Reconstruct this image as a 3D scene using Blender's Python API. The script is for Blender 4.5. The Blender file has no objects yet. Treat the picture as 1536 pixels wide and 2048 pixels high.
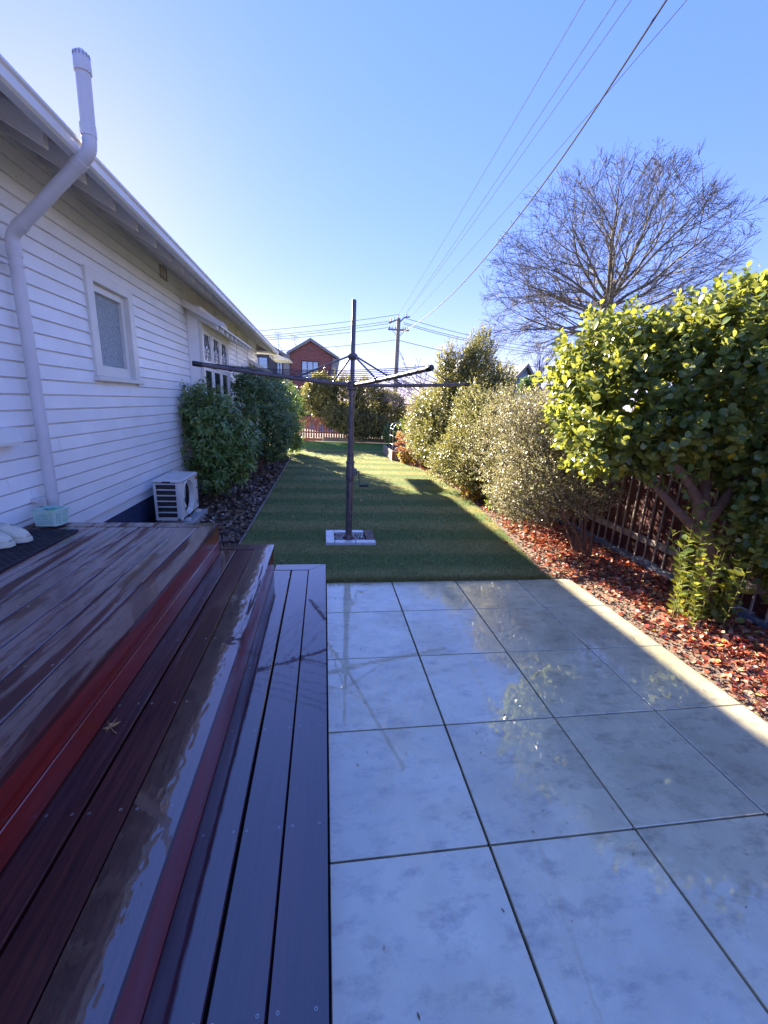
import bpy, bmesh, math, random
import numpy as np
from mathutils import Vector, Matrix

# ------------------------------------------------------------------ camera, sky, sun, exposure
scene = bpy.context.scene
COL = scene.collection
YAW, PITCH, ROLL, FPX, HCAM = 0.149522, -0.255038, 0.045876, 831.8, 1.5708
cy_, sy_ = math.cos(YAW), math.sin(YAW); cp_, sp_ = math.cos(PITCH), math.sin(PITCH)
F = Vector((sy_*cp_, cy_*cp_, sp_)); R0 = Vector((cy_, -sy_, 0)); U0 = R0.cross(F)
Rv = math.cos(ROLL)*R0 + math.sin(ROLL)*U0; Uv = -math.sin(ROLL)*R0 + math.cos(ROLL)*U0
cam = bpy.data.cameras.new('camera'); camo = bpy.data.objects.new('camera', cam); COL.objects.link(camo)
M = Matrix.Identity(4)
for i in range(3):
    M[i][0] = Rv[i]; M[i][1] = Uv[i]; M[i][2] = -F[i]
M[0][3], M[1][3], M[2][3] = 0, 0, HCAM
camo.matrix_world = M
cam.sensor_fit = 'HORIZONTAL'; cam.sensor_width = 36; cam.lens = FPX/1536*36
cam.clip_start = 0.05; cam.clip_end = 1500
scene.camera = camo

SUN = Vector((-1.0, 2.0, 0.814)).normalized()
SUN_EL = math.asin(SUN.z); SUN_AZ = math.atan2(SUN.x, SUN.y)
world = bpy.data.worlds.new("World"); scene.world = world; world.use_nodes = True
wn = world.node_tree; wn.nodes.clear()
sky = wn.nodes.new('ShaderNodeTexSky'); sky.sky_type = 'NISHITA'; sky.sun_disc = False
sky.sun_elevation = SUN_EL; sky.sun_rotation = SUN_AZ; sky.air_density = 1.0; sky.dust_density = 0.08; sky.ozone_density = 3.5
bg = wn.nodes.new('ShaderNodeBackground'); bg.inputs['Strength'].default_value = 0.10
wo = wn.nodes.new('ShaderNodeOutputWorld')
gam = wn.nodes.new('ShaderNodeGamma'); gam.inputs['Gamma'].default_value = 0.42
tint = wn.nodes.new('ShaderNodeMix'); tint.data_type = 'RGBA'; tint.blend_type = 'MULTIPLY'; tint.inputs[0].default_value = 1.0
tint.inputs[7].default_value = (0.965, 0.872, 1.14, 1)
sat = wn.nodes.new('ShaderNodeHueSaturation'); sat.inputs['Saturation'].default_value = 1.62
wn.links.new(sky.outputs[0], gam.inputs[0]); wn.links.new(gam.outputs[0], tint.inputs[6])
wn.links.new(tint.outputs[2], sat.inputs['Color']); wn.links.new(sat.outputs[0], bg.inputs[0]); wn.links.new(bg.outputs[0], wo.inputs[0])
sl = bpy.data.lights.new('sun', 'SUN'); sl.energy = 4.1; sl.angle = math.radians(0.53); sl.color = (1.0, 0.87, 0.68)
so = bpy.data.objects.new('sun', sl); COL.objects.link(so); so.location = (-20, 40, 30)
so.rotation_euler = (-SUN).to_track_quat('-Z', 'Y').to_euler()
scene.view_settings.view_transform = 'Standard'; scene.view_settings.look = 'None'
scene.view_settings.gamma = 1; scene.view_settings.use_curve_mapping = False
scene.view_settings.exposure = 3.02
scene.cycles.max_bounces = 8; scene.cycles.transparent_max_bounces = 8
scene.cycles.sample_clamp_indirect = 6

# ------------------------------------------------------------------ object helpers
OFF = {}
def tagp(o, label=None, cat=None, group=None, kind=None):
    if label: o['label'] = label
    if cat: o['category'] = cat
    if group: o['group'] = group
    if kind: o['kind'] = kind
    return o
def thing(name, label, cat, loc, group=None):
    o = bpy.data.objects.new(name, None); COL.objects.link(o)
    o.empty_display_size = 0.1; o.location = loc
    OFF[o] = Vector(loc)
    return tagp(o, label, cat, group)
def link(name, me, parent=None, loc=None):
    o = bpy.data.objects.new(name, me); COL.objects.link(o)
    if parent is not None:
        o.parent = parent; OFF[o] = OFF.get(parent, Vector((0, 0, 0)))
    else:
        OFF[o] = Vector((0, 0, 0))
    if loc is not None:
        o.location = Vector(loc) - (OFF[parent] if parent is not None else Vector((0, 0, 0)))
    return o
class MB:
    def __init__(s): s.v = []; s.f = []
    def add(s, vs, fs):
        b = len(s.v); s.v += [tuple(v) for v in vs]; s.f += [tuple(b+i for i in f) for f in fs]; return s
    def box(s, x0, y0, z0, x1, y1, z1, bev=0.0, rot=0.0, tilt=None):
        lo = (min(x0, x1), min(y0, y1), min(z0, z1)); hi = (max(x0, x1), max(y0, y1), max(z0, z1))
        c = [(lo[i]+hi[i])/2 for i in range(3)]; h = [(hi[i]-lo[i])/2 for i in range(3)]
        def cid(a, b, d): return (a*2+b)*2+d
        if bev <= 0:
            vs = [Vector((sx*h[0], sy*h[1], sz*h[2])) for sx in (-1, 1) for sy in (-1, 1) for sz in (-1, 1)]
            fs = [(0, 1, 3, 2), (4, 6, 7, 5), (0, 4, 5, 1), (2, 3, 7, 6), (0, 2, 6, 4), (1, 5, 7, 3)]
        else:
            bv = min(bev, min(h)*0.9); vs = []; fs = []
            for sx in (-1, 1):
                for sy in (-1, 1):
                    for sz in (-1, 1):
                        sg = (sx, sy, sz)
                        for a in range(3):
                            vs.append(Vector([sg[i]*(h[i] if i == a else h[i]-bv) for i in range(3)]))
            def V(sg, a): return cid(*[(q+1)//2 for q in sg])*3+a
            for a in range(3):
                b, d = (a+1) % 3, (a+2) % 3
                for sa in (-1, 1):
                    q = []
                    for sb, sd in ((-1, -1), (1, -1), (1, 1), (-1, 1)):
                        sg = [0, 0, 0]; sg[a] = sa; sg[b] = sb; sg[d] = sd; q.append(V(sg, a))
                    fs.append(q)
                for sa in (-1, 1):
                    for sb in (-1, 1):
                        g0 = [0, 0, 0]; g0[a] = sa; g0[b] = sb; g0[d] = -1
                        g1 = list(g0); g1[d] = 1
                        fs.append((V(g0, a), V(g1, a), V(g1, b), V(g0, b)))
            for sx in (-1, 1):
                for sy in (-1, 1):
                    for sz in (-1, 1): fs.append(tuple(V((sx, sy, sz), a) for a in range(3)))
        T = Matrix.Rotation(rot, 3, 'Z')
        if tilt: T = T @ Matrix.Rotation(tilt[1], 3, tilt[0])
        return s.add([T @ v + Vector(c) for v in vs], fs)
    def tube(s, pts, r, n=8, cap=True):
        pts = [Vector(p) for p in pts]; k = len(pts)
        rr = r if isinstance(r, (list, tuple)) else [r]*k
        t0 = (pts[1]-pts[0]).normalized()
        ref = Vector((0, 0, 1)) if abs(t0.z) < 0.9 else Vector((1, 0, 0))
        a = t0.cross(ref).normalized(); vs = []
        for i in range(k):
            t = (pts[min(i+1, k-1)]-pts[max(i-1, 0)])
            t = t.normalized() if t.length > 1e-9 else t0
            a = (a - t*a.dot(t)); a = a.normalized() if a.length > 1e-6 else t.orthogonal().normalized()
            b = t.cross(a)
            for j in range(n):
                w = 2*math.pi*j/n; vs.append(pts[i]+(a*math.cos(w)+b*math.sin(w))*rr[i])
        fs = [(i*n+j, i*n+(j+1) % n, (i+1)*n+(j+1) % n, (i+1)*n+j) for i in range(k-1) for j in range(n)]
        if cap: fs += [tuple(reversed(range(n))), tuple((k-1)*n+j for j in range(n))]
        return s.add(vs, fs)
    def prism(s, prof, axis, a, b):
        n = len(prof); vs = []
        for t in (a, b):
            for p, q in prof:
                vs.append((t, p, q) if axis == 'x' else ((p, t, q) if axis == 'y' else (p, q, t)))
        fs = [tuple(reversed(range(n))), tuple(range(n, 2*n))]+[(i, (i+1) % n, n+(i+1) % n, n+i) for i in range(n)]
        return s.add(vs, fs)
    def lathe(s, c, prof, n=16, axis='z', cap=True):
        vs = []
        for r, h in prof:
            for j in range(n):
                w = 2*math.pi*j/n; x, y = r*math.cos(w), r*math.sin(w)
                vs.append((c[0]+x, c[1]+y, c[2]+h) if axis == 'z' else ((c[0]+h, c[1]+x, c[2]+y) if axis == 'x' else (c[0]+x, c[1]+h, c[2]+y)))
        k = len(prof)
        fs = [(i*n+j, i*n+(j+1) % n, (i+1)*n+(j+1) % n, (i+1)*n+j) for i in range(k-1) for j in range(n)]
        if cap: fs += [tuple(reversed(range(n))), tuple((k-1)*n+j for j in range(n))]
        return s.add(vs, fs)
    def quad(s, *p): return s.add(p, [tuple(range(len(p)))])
    def mesh(s, name, mat, off=Vector((0, 0, 0)), smooth=False, recalc=True):
        me = bpy.data.meshes.new(name)
        me.from_pydata([tuple(Vector(v)-off) for v in s.v], [], s.f)
        if recalc:
            bm = bmesh.new(); bm.from_mesh(me); bmesh.ops.recalc_face_normals(bm, faces=bm.faces); bm.to_mesh(me); bm.free()
        if smooth:
            for p in me.polygons: p.use_smooth = True
            try: me.set_sharp_from_angle(angle=math.radians(40))
            except Exception: pass
        if mat: me.materials.append(mat)
        return me
    def build(s, name, mat, parent=None, smooth=False, recalc=True, label=None, kind=None):
        off = OFF.get(parent, Vector((0, 0, 0))) if parent is not None else Vector((0, 0, 0))
        o = link(name, s.mesh(name, mat, off, smooth, recalc), parent)
        return tagp(o, label, None, None, kind)
def np_mesh(name, V, faces, mat, parent=None, kind=None, smooth=False):
    """V (n,3) float array, faces (m,k) int array with constant k."""
    off = np.array(OFF.get(parent, Vector((0, 0, 0)))) if parent is not None else np.zeros(3)
    me = bpy.data.meshes.new(name); m, k = faces.shape
    me.vertices.add(len(V)); me.vertices.foreach_set('co', (V-off).astype(np.float32).ravel())
    me.loops.add(m*k); me.loops.foreach_set('vertex_index', faces.astype(np.int32).ravel())
    me.polygons.add(m); me.polygons.foreach_set('loop_start', np.arange(0, m*k, k, dtype=np.int32))
    me.polygons.foreach_set('loop_total', np.full(m, k, dtype=np.int32))
    if smooth: me.polygons.foreach_set('use_smooth', np.ones(m, dtype=bool))
    me.update(calc_edges=True); me.validate()
    if mat: me.materials.append(mat)
    o = link(name, me, parent); return tagp(o, kind=kind)
def norm(a): return a/np.maximum(np.linalg.norm(a, axis=-1, keepdims=True), 1e-9)
def frames(D, N):
    D = norm(D); X = norm(np.cross(D, N)); Z = np.cross(X, D); return X, D, Z
def scatter(P, D, N, S, tv, tf, W=None):
    X, Y, Z = frames(D, N); n = len(P); m = len(tv)
    W = S if W is None else W
    V = (P[:, None, :] + X[:, None, :]*(tv[None, :, 0:1]*W[:, None, None]) + Y[:, None, :]*(tv[None, :, 1:2]*S[:, None, None]) + Z[:, None, :]*(tv[None, :, 2:3]*S[:, None, None]))
    Fc = (tf[None]+(np.arange(n)*m)[:, None, None]).reshape(-1, tf.shape[1])
    return V.reshape(-1, 3), Fc

# ------------------------------------------------------------------ material helpers
def new_mat(name):
    m = bpy.data.materials.new(name); m.use_nodes = True
    nt = m.node_tree; nt.nodes.clear()
    out = nt.nodes.new('ShaderNodeOutputMaterial'); b = nt.nodes.new('ShaderNodeBsdfPrincipled')
    nt.links.new(b.outputs[0], out.inputs[0]); return m, nt, b, out
def node(nt, t, **kw):
    n = nt.nodes.new(t)
    for k, v in kw.items(): setattr(n, k, v)
    return n
def coords(nt, scale=(1, 1, 1), rnd=True):
    tc = node(nt, 'ShaderNodeTexCoord'); mp = node(nt, 'ShaderNodeMapping'); mp.inputs['Scale'].default_value = scale
    if rnd:
        oi = node(nt, 'ShaderNodeObjectInfo'); ml = node(nt, 'ShaderNodeMath', operation='MULTIPLY'); ml.inputs[1].default_value = 37.0
        nt.links.new(oi.outputs['Random'], ml.inputs[0]); ad = node(nt, 'ShaderNodeVectorMath', operation='ADD')
        nt.links.new(tc.outputs['Object'], ad.inputs[0]); nt.links.new(ml.outputs[0], ad.inputs[1]); nt.links.new(ad.outputs[0], mp.inputs['Vector'])
    else: nt.links.new(tc.outputs['Object'], mp.inputs['Vector'])
    return mp.outputs[0]
def noise(nt, vec, scale=5, detail=4, rough=0.55, dist=0.0):
    n = node(nt, 'ShaderNodeTexNoise'); n.inputs['Scale'].default_value = scale; n.inputs['Detail'].default_value = detail
    n.inputs['Roughness'].default_value = rough; n.inputs['Distortion'].default_value = dist
    nt.links.new(vec, n.inputs['Vector']); return n.outputs['Fac']
def ramp(nt, fac, stops):
    r = node(nt, 'ShaderNodeValToRGB'); e = r.color_ramp.elements
    while len(e) < len(stops): e.new(0.5)
    for i, (p, c) in enumerate(stops):
        e[i].position = p; c = c if not isinstance(c, (int, float)) else (c, c, c)
        e[i].color = (*c, 1)
    nt.links.new(fac, r.inputs[0]); return r.outputs[0]
def bump(nt, b, h, strength=0.3, dist=0.01, extra=None):
    n = node(nt, 'ShaderNodeBump'); n.inputs['Strength'].default_value = strength; n.inputs['Distance'].default_value = dist
    nt.links.new(h, n.inputs['Height']); nt.links.new(n.outputs[0], b.inputs['Normal']); return n
def mixc(nt, fac, a, b, mode='MIX'):
    n = node(nt, 'ShaderNodeMix', data_type='RGBA', blend_type=mode)
    if isinstance(fac, (int, float)): n.inputs[0].default_value = fac
    else: nt.links.new(fac, n.inputs[0])
    for i, q in ((6, a), (7, b)):
        if isinstance(q, tuple): n.inputs[i].default_value = (*q, 1)
        else: nt.links.new(q, n.inputs[i])
    return n.outputs[2]
def simple(name, c, rough=0.5, metal=0.0, var=0.15, nscale=6.0, bmp=0.0, bscale=60.0, stretch=(1, 1, 1), spec=0.5, coat=0.0):
    m, nt, b, _ = new_mat(name); v = coords(nt, stretch)
    f = noise(nt, v, nscale, 5)
    lo = tuple(q*(1-var) for q in c); hi = tuple(min(1, q*(1+var)) for q in c)
    nt.links.new(ramp(nt, f, [(0.3, lo), (0.7, hi)]), b.inputs['Base Color'])
    nt.links.new(ramp(nt, noise(nt, v, nscale*2.3, 3), [(0.3, max(0.02, rough-0.1)), (0.7, min(1, rough+0.1))]), b.inputs['Roughness'])
    b.inputs['Metallic'].default_value = metal; b.inputs['Specular IOR Level'].default_value = spec
    b.inputs['Coat Weight'].default_value = coat
    if bmp: bump(nt, b, noise(nt, v, bscale, 3), bmp, 0.004)
    return m
def leaf_mat(name, stops, rough=0.35, trans=0.35, tcol=(0.25, 0.35, 0.03), spec=0.5):
    m, nt, b, out = new_mat(name)
    g = node(nt, 'ShaderNodeNewGeometry'); oi = node(nt, 'ShaderNodeObjectInfo')
    ad = node(nt, 'ShaderNodeMath', operation='ADD'); nt.links.new(g.outputs['Random Per Island'], ad.inputs[0]); nt.links.new(oi.outputs['Random'], ad.inputs[1])
    fr = node(nt, 'ShaderNodeMath', operation='FRACT'); nt.links.new(ad.outputs[0], fr.inputs[0])
    c = ramp(nt, fr.outputs[0], stops); nt.links.new(c, b.inputs['Base Color'])
    b.inputs['Roughness'].default_value = rough; b.inputs['Specular IOR Level'].default_value = spec
    if trans > 0:
        t = node(nt, 'ShaderNodeBsdfTranslucent'); nt.links.new(mixc(nt, 0.6, c, tcol), t.inputs[0])
        mx = node(nt, 'ShaderNodeMixShader'); mx.inputs[0].default_value = trans
        nt.links.new(b.outputs[0], mx.inputs[1]); nt.links.new(t.outputs[0], mx.inputs[2]); nt.links.new(mx.outputs[0], out.inputs[0])
    return m
def wood_wet(name, dark, light, wet_lo, wet_hi, streak=(9, 1.1, 9), wetrough=0.05, dryrough=0.5, film=0.02, coatior=2.1):
    m, nt, b, _ = new_mat(name)
    vg = coords(nt, (38, 1.6, 38)); g = noise(nt, vg, 2.2, 6, 0.6, 0.6)
    vb = coords(nt, (3, 0.7, 3)); big = noise(nt, vb, 1.6, 3)
    c1 = ramp(nt, g, [(0.25, dark), (0.75, light)])
    c2 = mixc(nt, ramp(nt, big, [(0.3, 0.0), (0.7, 0.55)]), c1, tuple(q*0.45 for q in dark))
    nt.links.new(c2, b.inputs['Base Color'])
    vs = coords(nt, streak); w = noise(nt, vs, 1.0, 5, 0.62, 0.3)
    mask = ramp(nt, w, [(wet_lo, 0.0), (wet_hi, 1.0)])
    nt.links.new(mask, b.inputs['Coat Weight'])
    b.inputs['Coat Roughness'].default_value = wetrough; b.inputs['Coat IOR'].default_value = coatior
    nt.links.new(ramp(nt, mask, [(0.0, dryrough), (1.0, 0.32)]), b.inputs['Roughness'])
    b.inputs['Specular IOR Level'].default_value = 0.25
    bump(nt, b, g, 0.12, 0.002)
    if film:
        cb = node(nt, 'ShaderNodeBump'); cb.inputs['Strength'].default_value = film; cb.inputs['Distance'].default_value = 0.01
        nt.links.new(noise(nt, coords(nt, (1, 0.5, 1)), 16, 2), cb.inputs['Height']); nt.links.new(cb.outputs[0], b.inputs['Coat Normal'])
    return m

WHITE = simple('white_paint', (0.85, 0.855, 0.86), 0.42, var=0.07, nscale=2.2, bmp=0.05, bscale=40)
TRIM = simple('trim_paint', (0.72, 0.71, 0.66), 0.4, var=0.05, nscale=4)
SOFFIT = simple('soffit_paint', (0.78, 0.76, 0.71), 0.55, var=0.06)
SOFFIT_SHADE = simple('shaded_soffit_paint', (0.46, 0.44, 0.42), 0.6, var=0.08)  # soffit paint darkened, so the shade between the rafters is in the colour
GUTTER = simple('gutter_paint', (0.66, 0.64, 0.60), 0.35, var=0.06, nscale=2)
PIPE = simple('pipe_plastic', (0.62, 0.61, 0.63), 0.4, var=0.05, nscale=5)
PLINTH = simple('plinth_paint', (0.035, 0.05, 0.11), 0.5, var=0.2)
ROOF = simple('roof_metal', (0.25, 0.26, 0.28), 0.4)
DARKM = simple('hoist_metal', (0.095, 0.076, 0.084), 0.30, metal=0.0, var=0.2, coat=0.3)
GALV = simple('galvanised', (0.32, 0.32, 0.33), 0.4, metal=0.6, var=0.15)
BLACK = simple('black_plastic', (0.015, 0.015, 0.018), 0.45)
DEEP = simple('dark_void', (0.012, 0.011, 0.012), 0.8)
WOODU = wood_wet('wet_deck_wood', (0.045, 0.011, 0.012), (0.165, 0.038, 0.032), 0.42, 0.47, (12, 0.9, 12), 0.03, 0.4, 0.06, 1.75)
WOODM = wood_wet('wet_step_wood', (0.032, 0.008, 0.013), (0.18, 0.045, 0.030), 0.45, 0.55, (5, 0.7, 5), 0.03, 0.32, 0.05, 1.36)
WOODP = wood_wet('puddled_step_wood', (0.035, 0.010, 0.010), (0.12, 0.038, 0.030), 0.40, 0.42, (9, 0.8, 9), 0.02, 0.4, 0.09)
WOODL = wood_wet('filmed_step_wood', (0.022, 0.006, 0.014), (0.085, 0.022, 0.032), 0.22, 0.34, (6, 1.0, 6), 0.035, 0.35, 0.05, 1.95)
WOODR = wood_wet('red_riser_wood', (0.16, 0.009, 0.008), (0.32, 0.024, 0.012), 0.30, 0.6, (6, 1, 6), 0.12, 0.4, 0.02)

# ------------------------------------------------------------------ ground
def poly_sheet(name, pts, z, mat, kind='structure', thick=0.0):
    mb = MB(); mb.quad(*[(x, y, z) for x, y in pts]); return mb.build(name, mat, kind=kind, recalc=False)
m_ground, nt, b, _ = new_mat('yard_ground'); v = coords(nt, rnd=False)
nt.links.new(ramp(nt, noise(nt, v, 0.5, 6), [(0.35, (0.06, 0.07, 0.035)), (0.65, (0.12, 0.11, 0.08))]), b.inputs['Base Color']); b.inputs['Roughness'].default_value = 0.9
poly_sheet('ground', [(-250, -250), (250, -250), (250, 700), (-250, 700)], -0.03, m_ground)
m_road = simple('asphalt', (0.16, 0.16, 0.16), 0.8, bmp=0.2)
poly_sheet('road', [(-60, 20.5), (60, 20.5), (60, 28), (-60, 28)], -0.026, m_road)

# lawn
def stripe_col(nt, b, top=False):
    tc = node(nt, 'ShaderNodeTexCoord'); wob = noise(nt, tc.outputs['Object'], 1.3, 3)
    sp = node(nt, 'ShaderNodeSeparateXYZ'); nt.links.new(tc.outputs['Object'], sp.inputs[0])
    a = node(nt, 'ShaderNodeMath', operation='MULTIPLY_ADD'); nt.links.new(wob, a.inputs[0]); a.inputs[1].default_value = 0.22; nt.links.new(sp.outputs['Y'], a.inputs[2])
    s = node(nt, 'ShaderNodeMath', operation='MULTIPLY'); nt.links.new(a.outputs[0], s.inputs[0]); s.inputs[1].default_value = 2*math.pi/0.86
    q = node(nt, 'ShaderNodeMath', operation='SINE'); nt.links.new(s.outputs[0], q.inputs[0])
    r = node(nt, 'ShaderNodeMapRange'); nt.links.new(q.outputs[0], r.inputs[0]); r.inputs[1].default_value = -0.5; r.inputs[2].default_value = 0.5
    pat = noise(nt, tc.outputs['Object'], 0.9, 4)
    mm = node(nt, 'ShaderNodeMath', operation='MULTIPLY'); nt.links.new(r.outputs[0], mm.inputs[0])
    nt.links.new(ramp(nt, pat, [(0.3, 0.35), (0.65, 1.0)]), mm.inputs[1])
    yel = noise(nt, tc.outputs['Object'], 3.3, 6, 0.7)
    far = node(nt, 'ShaderNodeMapRange'); nt.links.new(sp.outputs['Y'], far.inputs[0]); far.inputs[1].default_value = 13.8; far.inputs[2].default_value = 14.4
    c = mixc(nt, mm.outputs[0], (0.15, 0.21, 0.075), (0.31, 0.295, 0.118))
    c = mixc(nt, far.outputs[0], c, (0.09, 0.21, 0.055))
    c = mixc(nt, ramp(nt, yel, [(0.5, 0.0), (0.72, 0.55)]), c, (0.26, 0.235, 0.10))
    return c
m_lawn, nt, b, _ = new_mat('lawn_turf'); nt.links.new(stripe_col(nt, b), b.inputs['Base Color']); b.inputs['Roughness'].default_value = 0.9
b.inputs['Specular IOR Level'].default_value = 0.2
bump(nt, b, noise(nt, coords(nt, (1, 1, 1), False), 90, 3), 0.6, 0.02)
LAWN_R = [(2.16, 3.50), (2.40, 5.2), (2.60, 7.2), (2.62, 8.8), (2.35, 10.8), (2.05, 11.75), (1.96, 13.7), (2.3, 13.8), (2.6, 16.9)]
def lawn_right(y):
    for (a, b_), (c, d) in zip(LAWN_R, LAWN_R[1:]):
        if b_ <= y <= d: return a+(c-a)*(y-b_)/(d-b_)
    return 2.2
LL = -0.905
lawn_pts = [(LL, 3.50)] + LAWN_R + [(-1.4, 16.9), (-1.4, 14.6), (-1.3, 12.0), (LL, 11.6)]
poly_sheet('lawn', lawn_pts, 0.0, m_lawn)
rng = np.random.default_rng(5)
def blades(y0, y1, n, h, w):
    y = rng.uniform(y0, y1, n); x = rng.uniform(-1.35, 2.65, n)
    r = np.array([lawn_right(q) for q in y]); l = np.where(y < 11.6, LL, -1.35)
    k = (x > l+0.01) & (x < r-0.01) & ~((x > 0.02) & (x < 0.60) & (y > 4.45) & (y < 4.98))
    P = np.stack([x, y, np.zeros(n)], 1)[k]; n = len(P)
    D = norm(np.stack([rng.normal(0, .45, n), rng.normal(0, .45, n), np.ones(n)], 1)); N = rng.normal(0, 1, (n, 3))
    tv = np.array([[-.5, 0, 0], [.5, 0, 0], [0.1, 1, 0.25]]); tf = np.array([[0, 1, 2]])
    return scatter(P, D, N, h*rng.uniform(.5, 1.3, n), tv, tf, np.full(n, w))
m_blade, nt, b, out = new_mat('grass_blade'); c = stripe_col(nt, b)
g = node(nt, 'ShaderNodeNewGeometry')
c = mixc(nt, ramp(nt, g.outputs['Random Per Island'], [(0.0, 0.0), (1.0, 0.35)]), c, (0.28, 0.27, 0.14))
nt.links.new(c, b.inputs['Base Color']); b.inputs['Roughness'].default_value = 0.6; b.inputs['Specular IOR Level'].default_value = 0.25
t = node(nt, 'ShaderNodeBsdfTranslucent'); nt.links.new(c, t.inputs[0]); mx = node(nt, 'ShaderNodeMixShader'); mx.inputs[0].default_value = 0.55
nt.links.new(b.outputs[0], mx.inputs[1]); nt.links.new(t.outputs[0], mx.inputs[2]); nt.links.new(mx.outputs[0], out.inputs[0])
Vs, Fs, o_ = [], [], 0
for a in ((3.49, 5.2, 70000, .019, .004), (5.2, 8.0, 60000, .017, .006), (8.0, 12, 36000, .014, .010), (12, 16.8, 22000, .016, .016), (3.452, 3.52, 9000, .050, .0045)):
    V, Fc = blades(*a); Vs.append(V); Fs.append(Fc+o_); o_ += len(V)
go = np_mesh('grass', np.concatenate(Vs), np.concatenate(Fs), m_blade)
tagp(go, 'short mown turf blades growing over the lawn', 'grass', kind='stuff')

# garden beds
m_mulch, nt, b, _ = new_mat('bark_mulch_soil'); v = coords(nt, rnd=False)
nt.links.new(ramp(nt, noise(nt, v, 14, 6, 0.7), [(0.3, (0.03, 0.019, 0.016)), (0.7, (0.13, 0.085, 0.07))]), b.inputs['Base Color']); b.inputs['Roughness'].default_value = 0.7
bump(nt, b, noise(nt, v, 40, 5, 0.7), 1.0, 0.03)
poly_sheet('mulch_bed', [(-2.3, -1.5), (LL, -1.5), (LL, 11.6), (-1.3, 12.0), (-1.4, 16.9), (-2.3, 16.9)], 0.004, m_mulch)
m_soil, nt, b, _ = new_mat('sandy_soil'); v = coords(nt, rnd=False)
nt.links.new(ramp(nt, noise(nt, v, 9, 8, 0.75), [(0.3, (0.12, 0.075, 0.055)), (0.7, (0.34, 0.25, 0.18))]), b.inputs['Base Color']); b.inputs['Roughness'].default_value = 0.85
bump(nt, b, noise(nt, v, 55, 5, 0.75), 1.0, 0.03)
mb = MB()
xs = np.linspace(0, 1, 9); ys = sorted(list(np.linspace(-1.5, 16.8, 90))+[3.458, 3.478]); rr_ = random.Random(3)
for yy in ys:
    l = 2.382 if yy < 3.45 else lawn_right(yy)-0.03
    for t_ in xs:
        x = l+(3.55-l)*t_; mb.v.append((x, yy, -0.018 + 0.05*math.sin(math.pi*min(1, t_*1.1))*1.0 + rr_.uniform(-.008, .008)))
for i in range(len(ys)-1):
    for j in range(8): mb.f.append((i*9+j, i*9+j+1, (i+1)*9+j+1, (i+1)*9+j))
mb.build('leaf_bed', m_soil, kind='structure', smooth=True)
def bedz(x, y):
    l = 2.382 if y < 3.45 else lawn_right(y)-0.03
    t_ = max(0, min(1, (x-l)/(3.55-l))); return -0.018+0.05*math.sin(math.pi*min(1, t_*1.1))
edge = MB(); edge.box(LL-0.012, 3.5, -0.02, LL+0.006, 11.6, 0.022, 0.003)
tagp(edge.build('lawn_edging', simple('edging_timber', (0.22, 0.2, 0.19), 0.6)), 'thin pale timber edging strip between the lawn and the dark mulch bed', 'edging')

# leaf litter and bark (nobody could count them)
LT = np.array([[0, 0, 0], [-.38, .3, .10], [-.30, .72, .16], [0, 1, .05], [.30, .72, .16], [.38, .3, .10], [0, .5, -.02]])
LTF = np.array([[0, 6, 1], [1, 6, 2], [2, 6, 3], [3, 6, 4], [4, 6, 5], [5, 6, 0]])
def litter(name, n, region, size, mat, label, cat, seed, zf):
    r = np.random.default_rng(seed); P = []
    while len(P) < n:
        q = region(r)
        if q is not None: P.append(q)
    P = np.array(P); n = len(P)
    P = np.c_[P, [zf(x, y) for x, y in P]]; P[:, 2] += r.uniform(0.002, 0.022, n)
    a = r.uniform(0, 2*np.pi, n); D = np.c_[np.cos(a), np.sin(a), r.normal(0, .35, n)]; N = np.c_[r.normal(0, .5, n), r.normal(0, .5, n), np.ones(n)]
    V, Fc = scatter(P, D, N, size*r.uniform(.35, 1.5, n), LT, LTF)
    return tagp(np_mesh(name, V, Fc, mat), label, cat, kind='stuff')
m_red = leaf_mat('fallen_red_leaf', [(0.0, (0.09, 0.05, 0.035)), (0.25, (0.26, 0.085, 0.05)), (0.45, (0.55, 0.11, 0.055)), (0.66, (0.52, 0.25, 0.17)), (0.92, (0.52, 0.34, 0.24)), (1.0, (0.62, 0.45, 0.05))], 0.4, 0.25, (0.5, 0.08, 0.02))
m_bark = leaf_mat('bark_chip', [(0.0, (0.05, 0.033, 0.02)), (0.5, (0.15, 0.092, 0.06)), (0.85, (0.27, 0.18, 0.12)), (1.0, (0.42, 0.33, 0.24))], 0.45, 0.0)
def reg_r(r):
    y = r.uniform(-0.4, 12.5)**1.0; l = 2.39 if y < 3.45 else lawn_right(y)+0.02
    x = r.uniform(l, 3.4); d = (x-l)/(3.4-l)
    clump = 0.5+0.5*math.sin(3.1*x+1.7*math.sin(2.3*y))*math.sin(4.3*y+2.0*x)
    if r.uniform() > min(1, 0.10+1.9*d)*(0.45+0.55*clump): return None
    return (x, y)
litter('leaf_litter', 40000, reg_r, 0.036, m_red, 'red and brown fallen leaves lying over the bed beside the fence', 'fallen leaves', 11, bedz)
def reg_l(r): return (r.uniform(-2.02, LL-0.03), r.uniform(3.2, 11.8))
litter('bark_chips', 9000, reg_l, 0.05, m_bark, 'dark bark chips covering the bed beside the house', 'bark mulch', 12, lambda x, y: 0.006)
def reg_w(r):
    y = r.uniform(3.6, 15); return (r.uniform(-.85, lawn_right(y)-.05)**1, y) if r.uniform() < .6 else (lawn_right(min(y, 12))-abs(r.normal(0, .25)), min(y, 12))
litter('scattered_leaves', 170, reg_w, 0.035, m_red, 'a few fallen leaves scattered over the lawn', 'fallen leaves', 14, lambda x, y: .012)
def reg_s(r):
    y = r.uniform(0.2, 8); l = 2.385 if y < 3.45 else lawn_right(y)
    return (r.uniform(l, l+0.5), y)
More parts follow.
